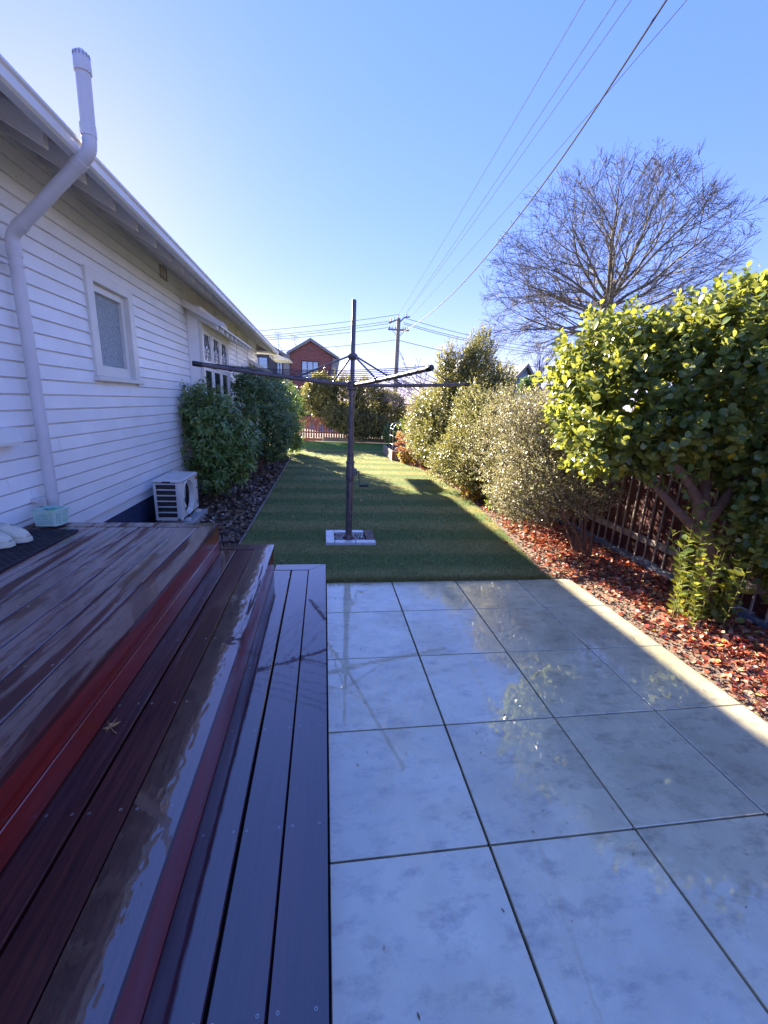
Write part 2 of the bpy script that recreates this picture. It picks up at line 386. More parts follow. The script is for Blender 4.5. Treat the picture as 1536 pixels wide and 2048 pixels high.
litter('soil_crumbs', 5000, reg_s, 0.018, leaf_mat('soil_crumb', [(0, (0.06, 0.035, 0.025)), (1, (0.25, 0.18, 0.13))], 0.8, 0), 'small crumbs of sandy soil along the paving edge', 'soil', 13, bedz)

# ------------------------------------------------------------------ patio
patio = link('patio', MB().box(0.0, -1.6, -0.03, 2.37, 3.462, -0.022).mesh('patio', DEEP)); patio['kind'] = 'structure'
m_tile, nt, b, _ = new_mat('wet_grey_paver'); v = coords(nt)
cl = noise(nt, v, 2.6, 6, 0.6); sm = noise(nt, coords(nt, (6, 11, 1)), 1.4, 9, 0.72)
cl2 = noise(nt, v, 9, 8, 0.75)
clm = node(nt, 'ShaderNodeMath', operation='MULTIPLY_ADD'); nt.links.new(cl2, clm.inputs[0]); clm.inputs[1].default_value = 0.34; nt.links.new(cl, clm.inputs[2])
clo = node(nt, 'ShaderNodeMath', operation='SUBTRACT'); nt.links.new(clm.outputs[0], clo.inputs[0]); clo.inputs[1].default_value = 0.17
base = ramp(nt, clo.outputs[0], [(0.28, (0.50, 0.455, 0.30)), (0.72, (0.76, 0.69, 0.46))])
base = mixc(nt, ramp(nt, sm, [(0.50, 0.0), (0.68, 0.75)]), base, (0.32, 0.285, 0.21))
base = mixc(nt, ramp(nt, noise(nt, v, 210, 2), [(0.58, 0), (0.72, 0.35)]), base, (0.55, 0.55, 0.54))
nt.links.new(base, b.inputs['Base Color'])
tcw = node(nt, 'ShaderNodeTexCoord')
geo = node(nt, 'ShaderNodeNewGeometry'); wetv = node(nt, 'ShaderNodeMapping'); wetv.inputs['Scale'].default_value = (1, 1, 1)
nt.links.new(geo.outputs['Position'], wetv.inputs['Vector'])
wet = noise(nt, wetv.outputs[0], 1.15, 4, 0.6, 0.3)
wetf = noise(nt, wetv.outputs[0], 9, 5, 0.65)
wsum = node(nt, 'ShaderNodeMath', operation='MULTIPLY_ADD'); nt.links.new(wetf, wsum.inputs[0]); wsum.inputs[1].default_value = 0.30; nt.links.new(wet, wsum.inputs[2])
mask = ramp(nt, wsum.outputs[0], [(0.46, 0.30), (0.68, 1.0)])
nt.links.new(mask, b.inputs['Coat Weight']); b.inputs['Coat Roughness'].default_value = 0.03; b.inputs['Coat IOR'].default_value = 2.1
nt.links.new(ramp(nt, mask, [(0, 0.42), (1, 0.25)]), b.inputs['Roughness'])
bump(nt, b, noise(nt, v, 45, 4), 0.05, 0.002)
cb = node(nt, 'ShaderNodeBump'); cb.inputs['Strength'].default_value = 0.025; cb.inputs['Distance'].default_value = 0.01
nt.links.new(noise(nt, wetv.outputs[0], 14, 2), cb.inputs['Height']); nt.links.new(cb.outputs[0], b.inputs['Coat Normal'])
X0, Y0, T = 0.0214, 3.5105, 0.6
xe = [0.028, X0+T, X0+2*T, X0+3*T, 2.378]
ye = [3.466]+[Y0-T*k for k in range(1, 9)]
pav_cache = {}
for i in range(4):
    for j in range(8):
        w, d = xe[i+1]-xe[i]-0.009, ye[j]-ye[j+1]-0.008
        key = (round(w, 4), round(d, 4))
        if key not in pav_cache:
            pav_cache[key] = MB().box(-w/2, -d/2, -0.02, w/2, d/2, 0, 0.0022).mesh('paver', m_tile)
        link('paver', pav_cache[key], patio, ((xe[i]+xe[i+1])/2, (ye[j]+ye[j+1])/2, random.Random(i*9+j).uniform(-.0006, .0006)))

rd = np.random.default_rng(31); n = 150; P = np.c_[rd.uniform(.1, 2.3, n), rd.uniform(.4, 3.4, n), np.full(n, .002)]; a = rd.uniform(0, 6.28, n)
V, Fc = scatter(P, np.c_[np.cos(a), np.sin(a), np.zeros(n)], np.c_[rd.normal(0, .15, n), rd.normal(0, .15, n), np.ones(n)], rd.uniform(.004, .018, n), LT, LTF, W=rd.uniform(.003, .009, n))
tagp(np_mesh('plant_debris', V, Fc, leaf_mat('debris', [(0, (0.05, 0.035, 0.02)), (.5, (0.30, 0.22, 0.12)), (1, (0.55, 0.48, 0.35))], .7, 0)), 'tiny seeds and leaf scraps scattered over the grey paving', 'debris', kind='stuff')

# ------------------------------------------------------------------ timber deck and steps
deck = thing('timber_deck', 'wet dark red timber deck with two long steps down to the grey paving', 'deck', (-1.0, 1.0, 0))
def board(x0, y0, x1, y1, z, mat, th=0.022, name='decking_board'):
    return MB().box(x0, y0, z-th, x1, y1, z, 0.0035).build(name, mat, deck)
YN = -1.4
def mitre(xa, xb, ya, yb, z, mat_end, mat_out, xin):
    # outer board (along y) and end board (along x) meeting in a mitre at (xb, yb)
    t = 0.022
    MB().prism([(xa, YN), (xb, YN), (xb, yb), (xa, ya)], 'z', z-t, z).build('edge_board', mat_out, deck)
    MB().prism([(xin, ya+0.004), (xa-0.003, ya+0.004), (xb-0.005, yb), (xin, yb)], 'z', z-t, z).build('end_board', mat_end, deck)
# upper deck
Z3, Z2, Z1 = 0.643, 0.405, 0.170
xb = [-0.903, -1.035, -1.168, -1.300, -1.432, -1.568, -1.70, -1.832, -1.964, -2.035]
for a, b_ in zip(xb, xb[1:]): board(b_+0.0025, YN, a-0.0025, 3.043, Z3, WOODU)
mitre(-0.898, -0.775, 3.048, 3.155, Z3, WOODU, WOODU, -2.035)
# riser boards of upper deck
MB().box(-0.803, YN, Z3-0.024-0.108, -0.783, 3.143, Z3-0.024, 0.003).build('riser_board', WOODR, deck)
MB().box(-0.801, YN, Z2+0.004, -0.781, 3.143, Z3-0.024-0.112, 0.003).build('riser_board', WOODR, deck)
MB().box(-2.03, 3.125, 0.02, -0.805, 3.147, Z3-0.024-0.11, 0.003).build('end_fascia', WOODR, deck)
MB().box(-2.03, 3.126, Z3-0.024-0.107, -0.805, 3.148, Z3-0.024, 0.003).build('end_fascia', WOODR, deck)
# middle step
for a, b_, mt in ((-0.548, -0.672, WOODM), (-0.677, -0.801, WOODM)): board(b_+0.002, YN, a-0.002, 3.215, Z2, mt)
mitre(-0.544, -0.398, 3.220, 3.345, Z2, WOODM, WOODP, -0.779)
MB().box(-0.425, YN, Z1+0.004, -0.405, 3.333, Z2-0.024, 0.003).build('riser_board', WOODR, deck)
MB().box(-0.80, 3.318, 0.02, -0.427, 3.338, Z2-0.024, 0.003).build('end_fascia', WOODR, deck)
# lower step
for a, b_ in ((-0.122, -0.262), (-0.267, -0.420)): board(b_+0.002, YN, a-0.002, 3.352, Z1, WOODL)
mitre(-0.118, 0.022, 3.357, 3.482, Z1, WOODL, WOODL, -0.402)
MB().box(-0.008, YN, 0.0, 0.012, 3.470, Z1-0.024, 0.003).build('riser_board', WOODR, deck)
MB().box(-0.42, 3.452, 0.0, -0.01, 3.472, Z1-0.024, 0.003).build('end_fascia', WOODR, deck)
# dark substructure seen through gaps
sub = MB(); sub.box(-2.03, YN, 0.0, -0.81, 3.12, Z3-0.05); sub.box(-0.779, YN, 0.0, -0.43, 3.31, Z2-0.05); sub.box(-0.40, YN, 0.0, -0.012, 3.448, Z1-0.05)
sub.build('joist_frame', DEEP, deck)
sc = MB(); r1 = random.Random(8)
def screw(x, y, z): sc.lathe((x+r1.uniform(-.003, .003), y+r1.uniform(-.004, .004), z), [(0.0042, -.002), (0.0042, 0.0006), (0.0028, 0.0007), (0.0024, -0.0004)], 8)
for k in range(11):
    y = -0.35+0.45*k - (0.0)
    if y < 3.33:
        for x in (-0.098, -0.008, -0.142, -0.244, -0.288, -0.385): screw(x, y+0.12, Z1)
        for x in (-0.43, -0.525, -0.57, -0.652, -0.70, -0.765): screw(x, y+0.03, Z2)
    if y < 3.0:
        for x in xb[:-1]:
            screw(x-0.022, y-0.05, Z3); screw(x-0.110, y-0.05, Z3)
sc.build('screw_heads', simple('steel_screw', (0.45, 0.44, 0.42), 0.3, metal=0.8), deck, kind='stuff')

# ------------------------------------------------------------------ house
XW = -2.05
house = thing('weatherboard_house', 'long white weatherboard house with exposed rafter eaves beside the deck and left garden bed', 'house', (-5.0, 6.0, 0))
YE = 13.75
WB = XW-0.022
wall = MB()
for (y0, y1, z0, z1) in ((-2.5, 4.33, .36, 3.3), (5.11, 7.1, .36, 3.3), (8.95, YE, .36, 3.3), (4.33, 5.11, .36, 1.76), (4.33, 5.11, 2.53, 3.3), (7.1, 8.95, 2.9, 3.3)):
    wall.box(-2.25, y0, z0, WB, y1, z1)
wall.box(-9, YE-0.2, .0, -2.25, YE, 3.3)
wall = wall.build('wall', WHITE, house)
wb_mesh = {}
def weatherboard(y0, y1, z):
    if y1-y0 > 4.5 and rr_.random() < .6:
        c = round(rr_.uniform(y0+1.2, y1-1.2), 1); weatherboard(y0, c-.002, z); weatherboard(c+.002, y1, z); return
    key = (round(y1-y0, 3))
    if key not in wb_mesh:
        L = (y1-y0)
        wb_mesh[key] = MB().prism([(0, 0.0), (0.003, 0.0), (0.003, 0.009), (0.024, 0.0088), (0.0272, 0.0115), (0.026, 0.02), (0.019, 0.1040), (0.003, 0.1058), (0, 0.1058)], 'y', 0, L).mesh('weatherboard', WHITE)
    link('weatherboard', wb_mesh[key], wall, (WB, y0, z))
for k in range(26):
    z = 0.455+0.1062*k
    if z > 3.18: break
    if 1.64 < z+0.05 < 2.62:
        weatherboard(-2.5, 4.262, z); weatherboard(5.178, 7.10, z)
    else: weatherboard(-2.5, 7.10, z)
    weatherboard(8.97, 10.78, z); weatherboard(10.86, 12.2, z); weatherboard(12.28, YE, z)
MB().box(-2.25, -2.5, -0.05, WB-0.012, YE, 0.452).build('plinth', PLINTH, house)
for y in (10.82, 12.24, YE-0.03): MB().box(WB, y-0.04, 0.42, XW+0.015, y+0.04, 3.2, 0.003).build('corner_board', TRIM, house)
# small window
win = MB()
win.box(WB-0.02, 4.262, 1.70, XW+0.028, 4.375, 2.60, 0.004); win.box(WB-0.02, 5.065, 1.70, XW+0.028, 5.178, 2.60, 0.004)
win.box(WB-0.02, 4.376, 2.505, XW+0.027, 5.064, 2.60, 0.004)
win = win.build('window', TRIM, house)
MB().box(WB-0.02, 4.235, 1.655, XW+0.055, 5.205, 1.698, 0.006).build('sill', TRIM, win)
sash = MB(); sash.box(WB-0.05, 4.377, 1.70, XW-0.02, 4.44, 2.503, 0.004); sash.box(WB-0.05, 5.0, 1.70, XW-0.02, 5.063, 2.503, 0.004)
sash.box(WB-0.05, 4.441, 1.70, XW-0.021, 4.999, 1.80, 0.004); sash.box(WB-0.05, 4.441, 2.44, XW-0.021, 4.999, 2.503, 0.004)
sash.build('sash', TRIM, win)
m_obs, nt, b, _ = new_mat('frosted_glass'); v = coords(nt)
vo = node(nt, 'ShaderNodeTexVoronoi'); vo.inputs['Scale'].default_value = 55; nt.links.new(v, vo.inputs['Vector'])
nt.links.new(ramp(nt, noise(nt, v, 60, 3, 0.7), [(0.35, (0.20, 0.26, 0.29)), (0.65, (0.42, 0.48, 0.50))]), b.inputs['Base Color'])
b.inputs['Roughness'].default_value = 0.22; bump(nt, b, vo.outputs['Distance'], 0.8, 0.01)
MB().box(WB-0.042, 4.43, 1.79, WB-0.034, 5.01, 2.45).build('pane', m_obs, win)
# bay window
XB = -1.84
bay = MB()
bay.box(-2.25, 7.10, 0.42, XB-0.012, 7.20, 2.86); bay.box(-2.25, 8.85, 0.42, XB-0.012, 8.95, 2.86); bay.box(-2.25, 7.2, 0.42, XB-0.03, 8.85, 1.05); bay.box(-2.25, 7.2, 2.62, XB-0.012, 8.85, 2.86)
bay = bay.build('bay_window', WHITE, house)
MB().box(XW+0.004, 7.085, 0.42, XB-0.045, 7.1, 2.84, 0.003).build('side_panel', WHITE, bay)
fr = MB()
fr.box(XB-0.04, 7.085, 1.0, XB+0.004, 7.17, 2.62, 0.004); fr.box(XB-0.04, 8.87, 1.0, XB+0.004, 8.96, 2.62, 0.004); fr.box(XB-0.04, 7.171, 2.545, XB+0.002, 8.869, 2.62, 0.004)
fr.box(XB-0.05, 7.08, 0.955, XB+0.04, 8.97, 0.998, 0.006)
for y in (7.70, 8.285): fr.box(XB-0.04, y, 1.0, XB-0.004, y+0.055, 2.544, 0.004)
for a, b_ in ((7.171, 7.699), (7.756, 8.284), (8.341, 8.869)): fr.box(XB-0.04, a, 2.005, XB-0.006, b_, 2.06, 0.004)
fr.build('frame', TRIM, bay)
m_glass, nt, b, _ = new_mat('dark_glass'); b.inputs['Base Color'].default_value = (0.03, 0.035, 0.04, 1); b.inputs['Roughness'].default_value = 0.05; b.inputs['Specular IOR Level'].default_value = 0.9
m_pale, nt, b, _ = new_mat('pale_glass'); nt.links.new(ramp(nt, noise(nt, coords(nt), 12, 3), [(0.35, (0.16, 0.2, 0.23)), (0.6, (0.42, 0.47, 0.5))]), b.inputs['Base Color']); b.inputs['Roughness'].default_value = 0.15
LEAD = simple('lead_came', (0.05, 0.05, 0.055), 0.5)
for a, b_ in ((7.171, 7.699), (7.756, 8.284), (8.341, 8.869)):
    st = MB(); w = 0.05
    for z0, z1 in ((1.001, 2.004), (2.061, 2.544)):
        st.box(XB-0.036, a+.001, z0, XB-0.016, a+w, z1, .003); st.box(XB-0.036, b_-w, z0, XB-0.016, b_-.001, z1, .003)
        st.box(XB-0.036, a+w+.001, z0, XB-0.017, b_-w-.001, z0+w, .003); st.box(XB-0.036, a+w+.001, z1-w, XB-0.017, b_-w-.001, z1, .003)
    st.build('sash', TRIM, bay)
    MB().box(XB-0.032, a+w-.01, 1.04, XB-0.028, b_-w+.01, 1.97).build('pane', m_glass, bay)
    MB().box(XB-0.032, a+w-.01, 2.10, XB-0.028, b_-w+.01, 2.51).build('pane', m_pale, bay)
    ld = MB(); c = (a+b_)/2
    for z in (2.17, 2.23): ld.tube([(XB-0.026, a+w, z), (XB-0.026, b_-w, z)], .005, 4)
    for dy in (-.13, -.05, .05, .13): ld.tube([(XB-0.026, c+dy, 2.1), (XB-0.026, c+dy*1.2, 2.32), (XB-0.026, c+dy*0.5, 2.5)], .005, 4)
    ld.tube([(XB-0.026, c+.12*math.cos(q), 2.36+.09*math.sin(q)) for q in np.linspace(0, 2*math.pi, 13)], .006, 4)
    ld.lathe((XB-0.03, c, 2.38), [(.05, 0), (.05, .006)], 10, 'x')
    ld.build('lead_came', LEAD, bay)
def hood(y0, y1, zt, zb, xo):
    sl_ = (zt-zb)/(XW-xo)
    t = 0.05
    h = MB().prism([(XW+0.006, zt), (xo, zb), (xo, zb+0.02), (XW+0.006, zt+0.07)], 'y', y0, y1).build('window_hood', TRIM, house)
    MB().prism([(XW+0.007, zt-0.03), (xo+0.03, zb-0.03), (xo+0.15, zb-0.012), (XW+0.007, zt+0.075)], 'y', y0-0.022, y0-0.001).build('barge_board', TRIM, h)
    n = int((y1-y0)/0.35)
    for k in range(n):
        y = y0+0.15+k*0.35
        MB().prism([(XW+0.008, zt-0.10), (xo-0.02, zb-0.075), (xo-0.02, zb-0.002), (XW+0.008, zt-0.002)], 'y', y, y+0.035).build('rafter_tail', TRIM, h)
hood(6.90, 10.1, 2.83, 2.60, -1.58)
hood(12.45, 13.7, 2.50, 2.28, -1.55)
# eaves: rafters, sarking, fascia, gutter, roof
PIT = math.tan(math.radians(28))
raf = MB().prism([(-1.58, 0.0), (-1.58, 0.112), (-2.25, 0.112+0.67*PIT), (-2.25, 0.67*PIT)], 'y', -0.02, 0.02).mesh('rafter', SOFFIT)
for k in range(-11, 28): link('rafter', raf, house, (0, 3.07+0.403*k, 2.893))
ZR = 2.986
YR = 14.35
MB().prism([(-1.51, ZR), (-2.6, ZR+1.09*PIT), (-2.6, ZR+1.09*PIT+0.02), (-1.51, ZR+0.02)], 'y', -2.6, YR).build('eave_lining', SOFFIT_SHADE, house)
roofm = MB()
zt = ZR+0.022
A0, A1 = (-1.50, -2.6, zt), (-1.50, YR, zt)
B0, B1 = (-6.0, -2.6, zt+4.5*PIT), (-6.0, YR-4.5, zt+4.5*PIT)
C0, C1 = (-10.5, -2.6, zt), (-10.5, YR, zt)
roofm.quad(A0, A1, B1, B0); roofm.quad(B0, B1, C1, C0); roofm.quad(A1, C1, B1)
roofm.build('roof', ROOF, house)
MB().box(-1.535, -2.6, 2.925, -1.515, YR, 2.984, 0.003).build('fascia', TRIM, house)
MB().box(-10.5, YR-0.01, 2.925, -1.536, YR+0.01, 2.984, 0.003).build('fascia', TRIM, house)
MB().prism([(-1.512, 2.908), (-1.462, 2.908), (-1.448, 2.922), (-1.448, 2.97), (-1.437, 2.984), (-1.437, 2.998), (-1.449, 2.998), (-1.46, 2.98), (-1.46, 2.93), (-1.50, 2.92), (-1.503, 3.006), (-1.512, 3.006)], 'y', -2.6, YR+0.02).build('gutter', GUTTER, house)
MB().box(-10.4, YR+0.012, 2.908, -1.513, YR+0.07, 3.0, 0.004).build('gutter', GUTTER, house)
MB().box(-10.4, YE, 2.91, -1.54, YR-0.012, 2.918).build('eave_lining', SOFFIT_SHADE, house)
# porch eave beyond the house corner
pe = MB().prism([(-1.63, 2.775), (-1.10, 2.785), (-1.10, 2.80), (-1.51, 2.935), (-1.63, 2.93)], 'y', YR+0.08, YR+1.3)
pe.box(-1.66, YE+0.01, 2.775, -1.632, YR+1.3, 2.86)
pe.build('porch_eave', TRIM, house)
# eave vent grille
gr = MB().box(WB, 6.13, 2.98, XW+0.012, 6.155, 3.13).box(WB, 6.34, 2.98, XW+0.012, 6.365, 3.13).box(WB, 6.156, 2.98, XW+0.012, 6.339, 3.0).box(WB, 6.156, 3.11, XW+0.012, 6.339, 3.13)
gr.box(WB, 6.225, 3.0, XW+0.010, 6.25, 3.11)
gr.build('eave_vent', simple('vent_terracotta', (0.42, 0.33, 0.25), 0.6), house)
# vent cowl at the left
MB().prism([(XW, 1.20), (XW+0.075, 1.205), (XW+0.075, 1.225), (XW+0.045, 1.31), (XW, 1.315)], 'y', 2.78, 3.09).build('wall_cowl', TRIM, house)
# waste vent pipe
pp = MB()
p0, p1, p2, p3 = Vector((-1.975, 3.29, 0.45)), Vector((-1.975, 3.305, 2.50)), Vector((-1.385, 3.15, 2.94)), Vector((-1.375, 3.145, 3.335))
def bend(a, b, c, r=0.045, n=5):
    u = (a-b).normalized()*r; w = (c-b).normalized()*r
    return [b+u*(1-t)**2+w*t**2 for t in np.linspace(0, 1, n)]
pp.tube([p0]+bend(p0, p1, p2)+bend(p1, p2, p3)+[p3], 0.038, 20)
pp = pp.build('vent_pipe', PIPE, house, smooth=True)
def collar(c, d, L=0.05, r=0.0425, nm='collar'):
    d = Vector(d).normalized(); c = Vector(c)
    MB().tube([c-d*L/2, c-d*L/2*0.999, c+d*L/2], [r-0.003, r, r], 20).build(nm, PIPE, pp, smooth=True)
dd = (p2-p1).normalized()
collar(p1-Vector((0, 0, .09)), (0, 0, 1), .06); collar(p1+dd*0.09, dd, .05); collar(p2-dd*0.10, dd, .05); collar(p2+Vector((0, 0, .10)), (0, 0, 1), .06)
collar(p1-Vector((0, 0, .17)), (0, 0, 1), .02, .044, 'bracket'); collar((-1.975, 3.292, 0.80), (0, 0, 1), .022, .044, 'bracket')
MB().box(XW-.01, 3.17, 0.785, -1.99, 3.25, 0.81).build('bracket_arm', PIPE, pp); MB().box(XW-.01, 3.12, 2.32, -1.99, 3.26, 2.345).build('bracket_arm', PIPE, pp)
MB().lathe((p3.x, p3.y, p3.z-0.02), [(.038, 0), (.0445, .0), (.0445, .03), (.043, .065), (.035, .092), (.019, .106), (0.004, .111)], 20).build('cowl_cap', PIPE, pp, smooth=True)
sl_ = MB()
for k in range(14):
    a = 2*math.pi*k/14; c = Vector((p3.x+.0395*math.cos(a), p3.y+.0395*math.sin(a), p3.z+.057))
    sl_.box(c.x-.004, c.y-.0025, c.z-.010, c.x+.004, c.y+.0025, c.z+.010, rot=a)
sl_.build('cap_slots', simple('slot_grey', (0.34, 0.34, 0.35), .7), pp, kind='stuff')

# ------------------------------------------------------------------ things on the deck
mat_m = simple('rubber_mat', (0.018, 0.018, 0.028), 0.55, var=0.2)
mt = thing('door_mat', 'black woven rubber door mat on the deck under the clogs and basket', 'door mat', (-1.83, 2.6, Z3))
MB().box(-2.025, 2.15, Z3, -1.645, 2.965, Z3+0.008, 0.004).build('mat_base', mat_m, mt)
wv = MB()
for i in range(38):
    for j in range(16):
        x, y = -2.012+j*0.0238, 2.165+i*0.0211
        if (i+j) % 2: wv.box(x-.010, y-.004, Z3+.008, x+.010, y+.004, Z3+.013, rot=0.5)
        else: wv.box(x-.004, y-.009, Z3+.008, x+.004, y+.009, Z3+.012, rot=0.5)
wv.build('mat_weave', mat_m, mt, kind='stuff')
m_clog = simple('clog_foam', (0.66, 0.64, 0.52), 0.5, var=0.06)
def clog(cx, cy, rot, label):
    o = thing('clog', label, 'shoe', (cx, cy, Z3+0.013), 'pair of cream clogs on the mat'); o.rotation_euler = (0, 0, rot)
    OFF[o] = Vector((0, 0, 0))
    def sec(t):   # half width, centre offset at length t (0 heel .. 1 toe)
        return 0.030+0.020*math.sin(math.pi*min(1, t*0.62+0.12))**1.2 - (0.030*max(0, t-0.82)/0.18)**1.0*0.9
    L = 0.255; n = 14
    ts = [i/(n-1) for i in range(n)]
    sole = MB(); ring = 16
    pr = [(t*L-L/2, sec(t)) for t in ts]
    out = [(x, -w) for x, w in pr]+[(x, w) for x, w in reversed(pr)]
    def rim(k, z): return [(x*k, y*k, z) for x, y in out]
    N = len(out); vs = rim(.95, 0)+rim(1.05, .006)+rim(1.04, .03)+rim(.98, .034)
    fs = [tuple(reversed(range(N))), tuple(range(3*N, 4*N))]+[(r*N+i, r*N+(i+1) % N, (r+1)*N+(i+1) % N, (r+1)*N+i) for r in range(3) for i in range(N)]
    sole.add(vs, fs).build('sole', m_clog, o, smooth=True)
    up = MB(); m = 11; vs = []
    st = [0.40, 0.46, 0.55, 0.65, 0.75, 0.84, 0.91, 0.96, 0.995]
    hs = [0.088, 0.089, 0.085, 0.077, 0.068, 0.058, 0.046, 0.032, 0.012]
    for t, h in zip(st, hs):
        for k in range(m):
            a = math.pi*k/(m-1); vs.append((t*L-L/2, -math.cos(a)*sec(t)*1.02, 0.03+h*0.85*math.sin(a)**0.75))
    fs = [(i*m+j, i*m+j+1, (i+1)*m+j+1, (i+1)*m+j) for i in range(len(st)-1) for j in range(m-1)]
    u = up.add(vs, fs).build('upper', m_clog, o, smooth=True)
    sm_ = u.modifiers.new('thick', 'SOLIDIFY'); sm_.thickness = 0.006; sm_.offset = -1
    # low side wall round the heel
    hl = MB(); vs = []; tt = [0.42, 0.30, 0.18, 0.08, 0.01]
    path = [(t*L-L/2, -sec(t)*1.0) for t in tt]+[(0.0-L/2-0.004, 0)]+[(t*L-L/2, sec(t)*1.0) for t in reversed(tt)]
    hh = [.062, .040, .034, .034, .036, .038, .036, .034, .034, .040, .062]
    for (x, y), h in zip(path, hh): vs += [(x, y, .028), (x, y, .028+h*.8)]
    q = hl.add(vs, [(2*i, 2*i+2, 2*i+3, 2*i+1) for i in range(10)]).build('heel_wall', m_clog, o, smooth=True)
    s2 = q.modifiers.new('thick', 'SOLIDIFY'); s2.thickness = 0.006
    w = sec(.42)+.006
    MB().tube([(-.02, -w, .085), (-.06, -w+.004, .098), (-.10, -w*.7, .106), (-.118, 0, .108), (-.10, w*.7, .106), (-.06, w-.004, .098), (-.02, w, .085)], .006, 6).build('strap', m_clog, o, smooth=True)
    for s in (-1, 1): MB().lathe((-.018, s*(w+.001), .083), [(.008, -.003), (.008, .003)], 10, 'y').build('rivet', BLACK, o)
    return o
clog(-1.90, 2.70, -0.12, 'cream clog on the black mat, the one nearer the basket')
clog(-1.935, 2.60, -0.08, 'cream clog on the black mat, the one farther from the basket')
# peg basket
m_bask = simple('basket_plastic', (0.50, 0.72, 0.62), 0.4, var=0.04)
bk = thing('peg_basket', 'pale aqua plastic basket with square holes holding clothes pegs by the downpipe', 'basket', (-1.868, 3.07, Z3))
bs = MB(); BX, BY, BH = 0.080, 0.062, 0.122
def bwall(p, q, tp, tq, cols, rows):
    # grid wall from bottom edge p->q to top edge tp->tq with holes
    p, q, tp, tq = map(Vector, (p, q, tp, tq)); us = [0]; vv = [0, 0.12]
    mu = 0.12; cw = (1-2*mu)/cols
    us = [0]
    for c in range(cols): us += [mu+c*cw+cw*0.18, mu+c*cw+cw*0.82]
    us += [1]; rh = 0.70/rows; vv = [0]
    for r in range(rows): vv += [0.12+r*rh+rh*.2, 0.12+r*rh+rh*.8]
    vv += [1]
    nu, nv = len(us), len(vv)
    vs = [(p.lerp(q, u)).lerp(tp.lerp(tq, u), v_) for v_ in vv for u in us]
    fs = [(j*nu+i, j*nu+i+1, (j+1)*nu+i+1, (j+1)*nu+i) for j in range(nv-1) for i in range(nu-1) if not (i % 2 == 1 and j % 2 == 1)]
    bs.add(vs, fs)
cx, cyb = -1.868, 3.07; t_ = 1.16
cn = [(-BX, -BY), (BX*.72, -BY), (BX, -BY*.3), (BX, BY), (-BX, BY)]
B = [(cx+x*.88, cyb+y*.88, Z3+.012) for x, y in cn]; Tt = [(cx+x*1.03, cyb+y*1.03, Z3+BH) for x, y in cn]
for i, (c_, r_) in enumerate(((7, 5), (2, 5), (5, 5), (8, 5), (5, 5))):
    k = (i+1) % 5; bwall(B[i], B[k], Tt[i], Tt[k], c_, r_)
bs.quad(*B)
bo = bs.build('basket_body', m_bask, bk); sm_ = bo.modifiers.new('thick', 'SOLIDIFY'); sm_.thickness = 0.003
rmb = MB(); pts = [Vector(q) for q in Tt]; rmb.tube(pts+[pts[0], pts[1]], .006, 6); rmb.build('rim', m_bask, bk, smooth=True)
def peg(x, y, z, a, tilt, mat, label):
    o = thing('clothes_peg', label, 'clothes peg', (x, y, z), 'pegs in the basket'); o.rotation_euler = (tilt, 0.2, a); OFF[o] = Vector((0, 0, 0))
    for s in (-1, 1): MB().box(-.005, -.035, s*.003-.002, .005, .035, s*.007+.002, .001, tilt=('X', s*0.09)).build('jaw', mat, o)
    MB().lathe((-.006, 0, 0), [(.005, 0), (.005, .012)], 8, 'x').build('spring', GALV, o)
PG = [simple('peg_green', (0.12, 0.62, 0.10), 0.4), simple('peg_blue', (0.06, 0.30, 0.55), 0.4), simple('peg_lime', (0.45, 0.72, 0.25), 0.4)]
rp = random.Random(4)
for k in range(9):
    c = k % 3; nm = ('green', 'blue', 'lime')[c]
    peg(cx+rp.uniform(-.045, .04), cyb+rp.uniform(-.03, .03), Z3+.075+rp.uniform(0, .035), rp.uniform(0, 6.28), rp.uniform(-.6, .6), PG[c], nm+' plastic clothes peg lying in the aqua basket')
# fallen leaf on step
lf = MB(); pts = []
for k in range(5):
    a = math.radians(-110+k*55); 
    for da, r in ((-.20, .016), (-.10, .028), (0, .040), (.10, .028), (.22, .014)):
        pts.append((r*math.sin(a+da), r*math.cos(a+da), .004*math.sin(5*(a+da))+.006))
lf.add([(0, 0, .003)]+pts, [(0, i, i+1) for i in range(1, len(pts))])
lf.tube([(0, 0, .004), (.004, -.03, .006), (.010, -.045, .004)], .0012, 4)
lo = link('fallen_leaf', lf.mesh('fallen_leaf', simple('dry_tan_leaf', (0.50, 0.30, 0.12), 0.6)), None, (-0.745, 1.36, Z2+.001)); lo.rotation_euler = (0.1, -0.5, 0.6); tagp(lo, 'dry tan star shaped leaf lying on the middle step against the red riser', 'leaf')

# ------------------------------------------------------------------ heat pump
m_ac = simple('ac_white', (0.68, 0.67, 0.64), 0.4, var=0.08, nscale=5)
ac = thing('heat_pump', 'white outdoor heat pump unit with round fan opening between deck and shrubs', 'heat pump', (-1.78, 5.3, 0))
ax0, ax1, ay0, ay1, az0, az1 = -1.935, -1.635, 5.0, 5.64, 0.13, 0.605
MB().box(ax0-.008, ay0-.008, az1-.03, ax1+.008, ay1+.008, az1, .012).build('top_panel', m_ac, ac)
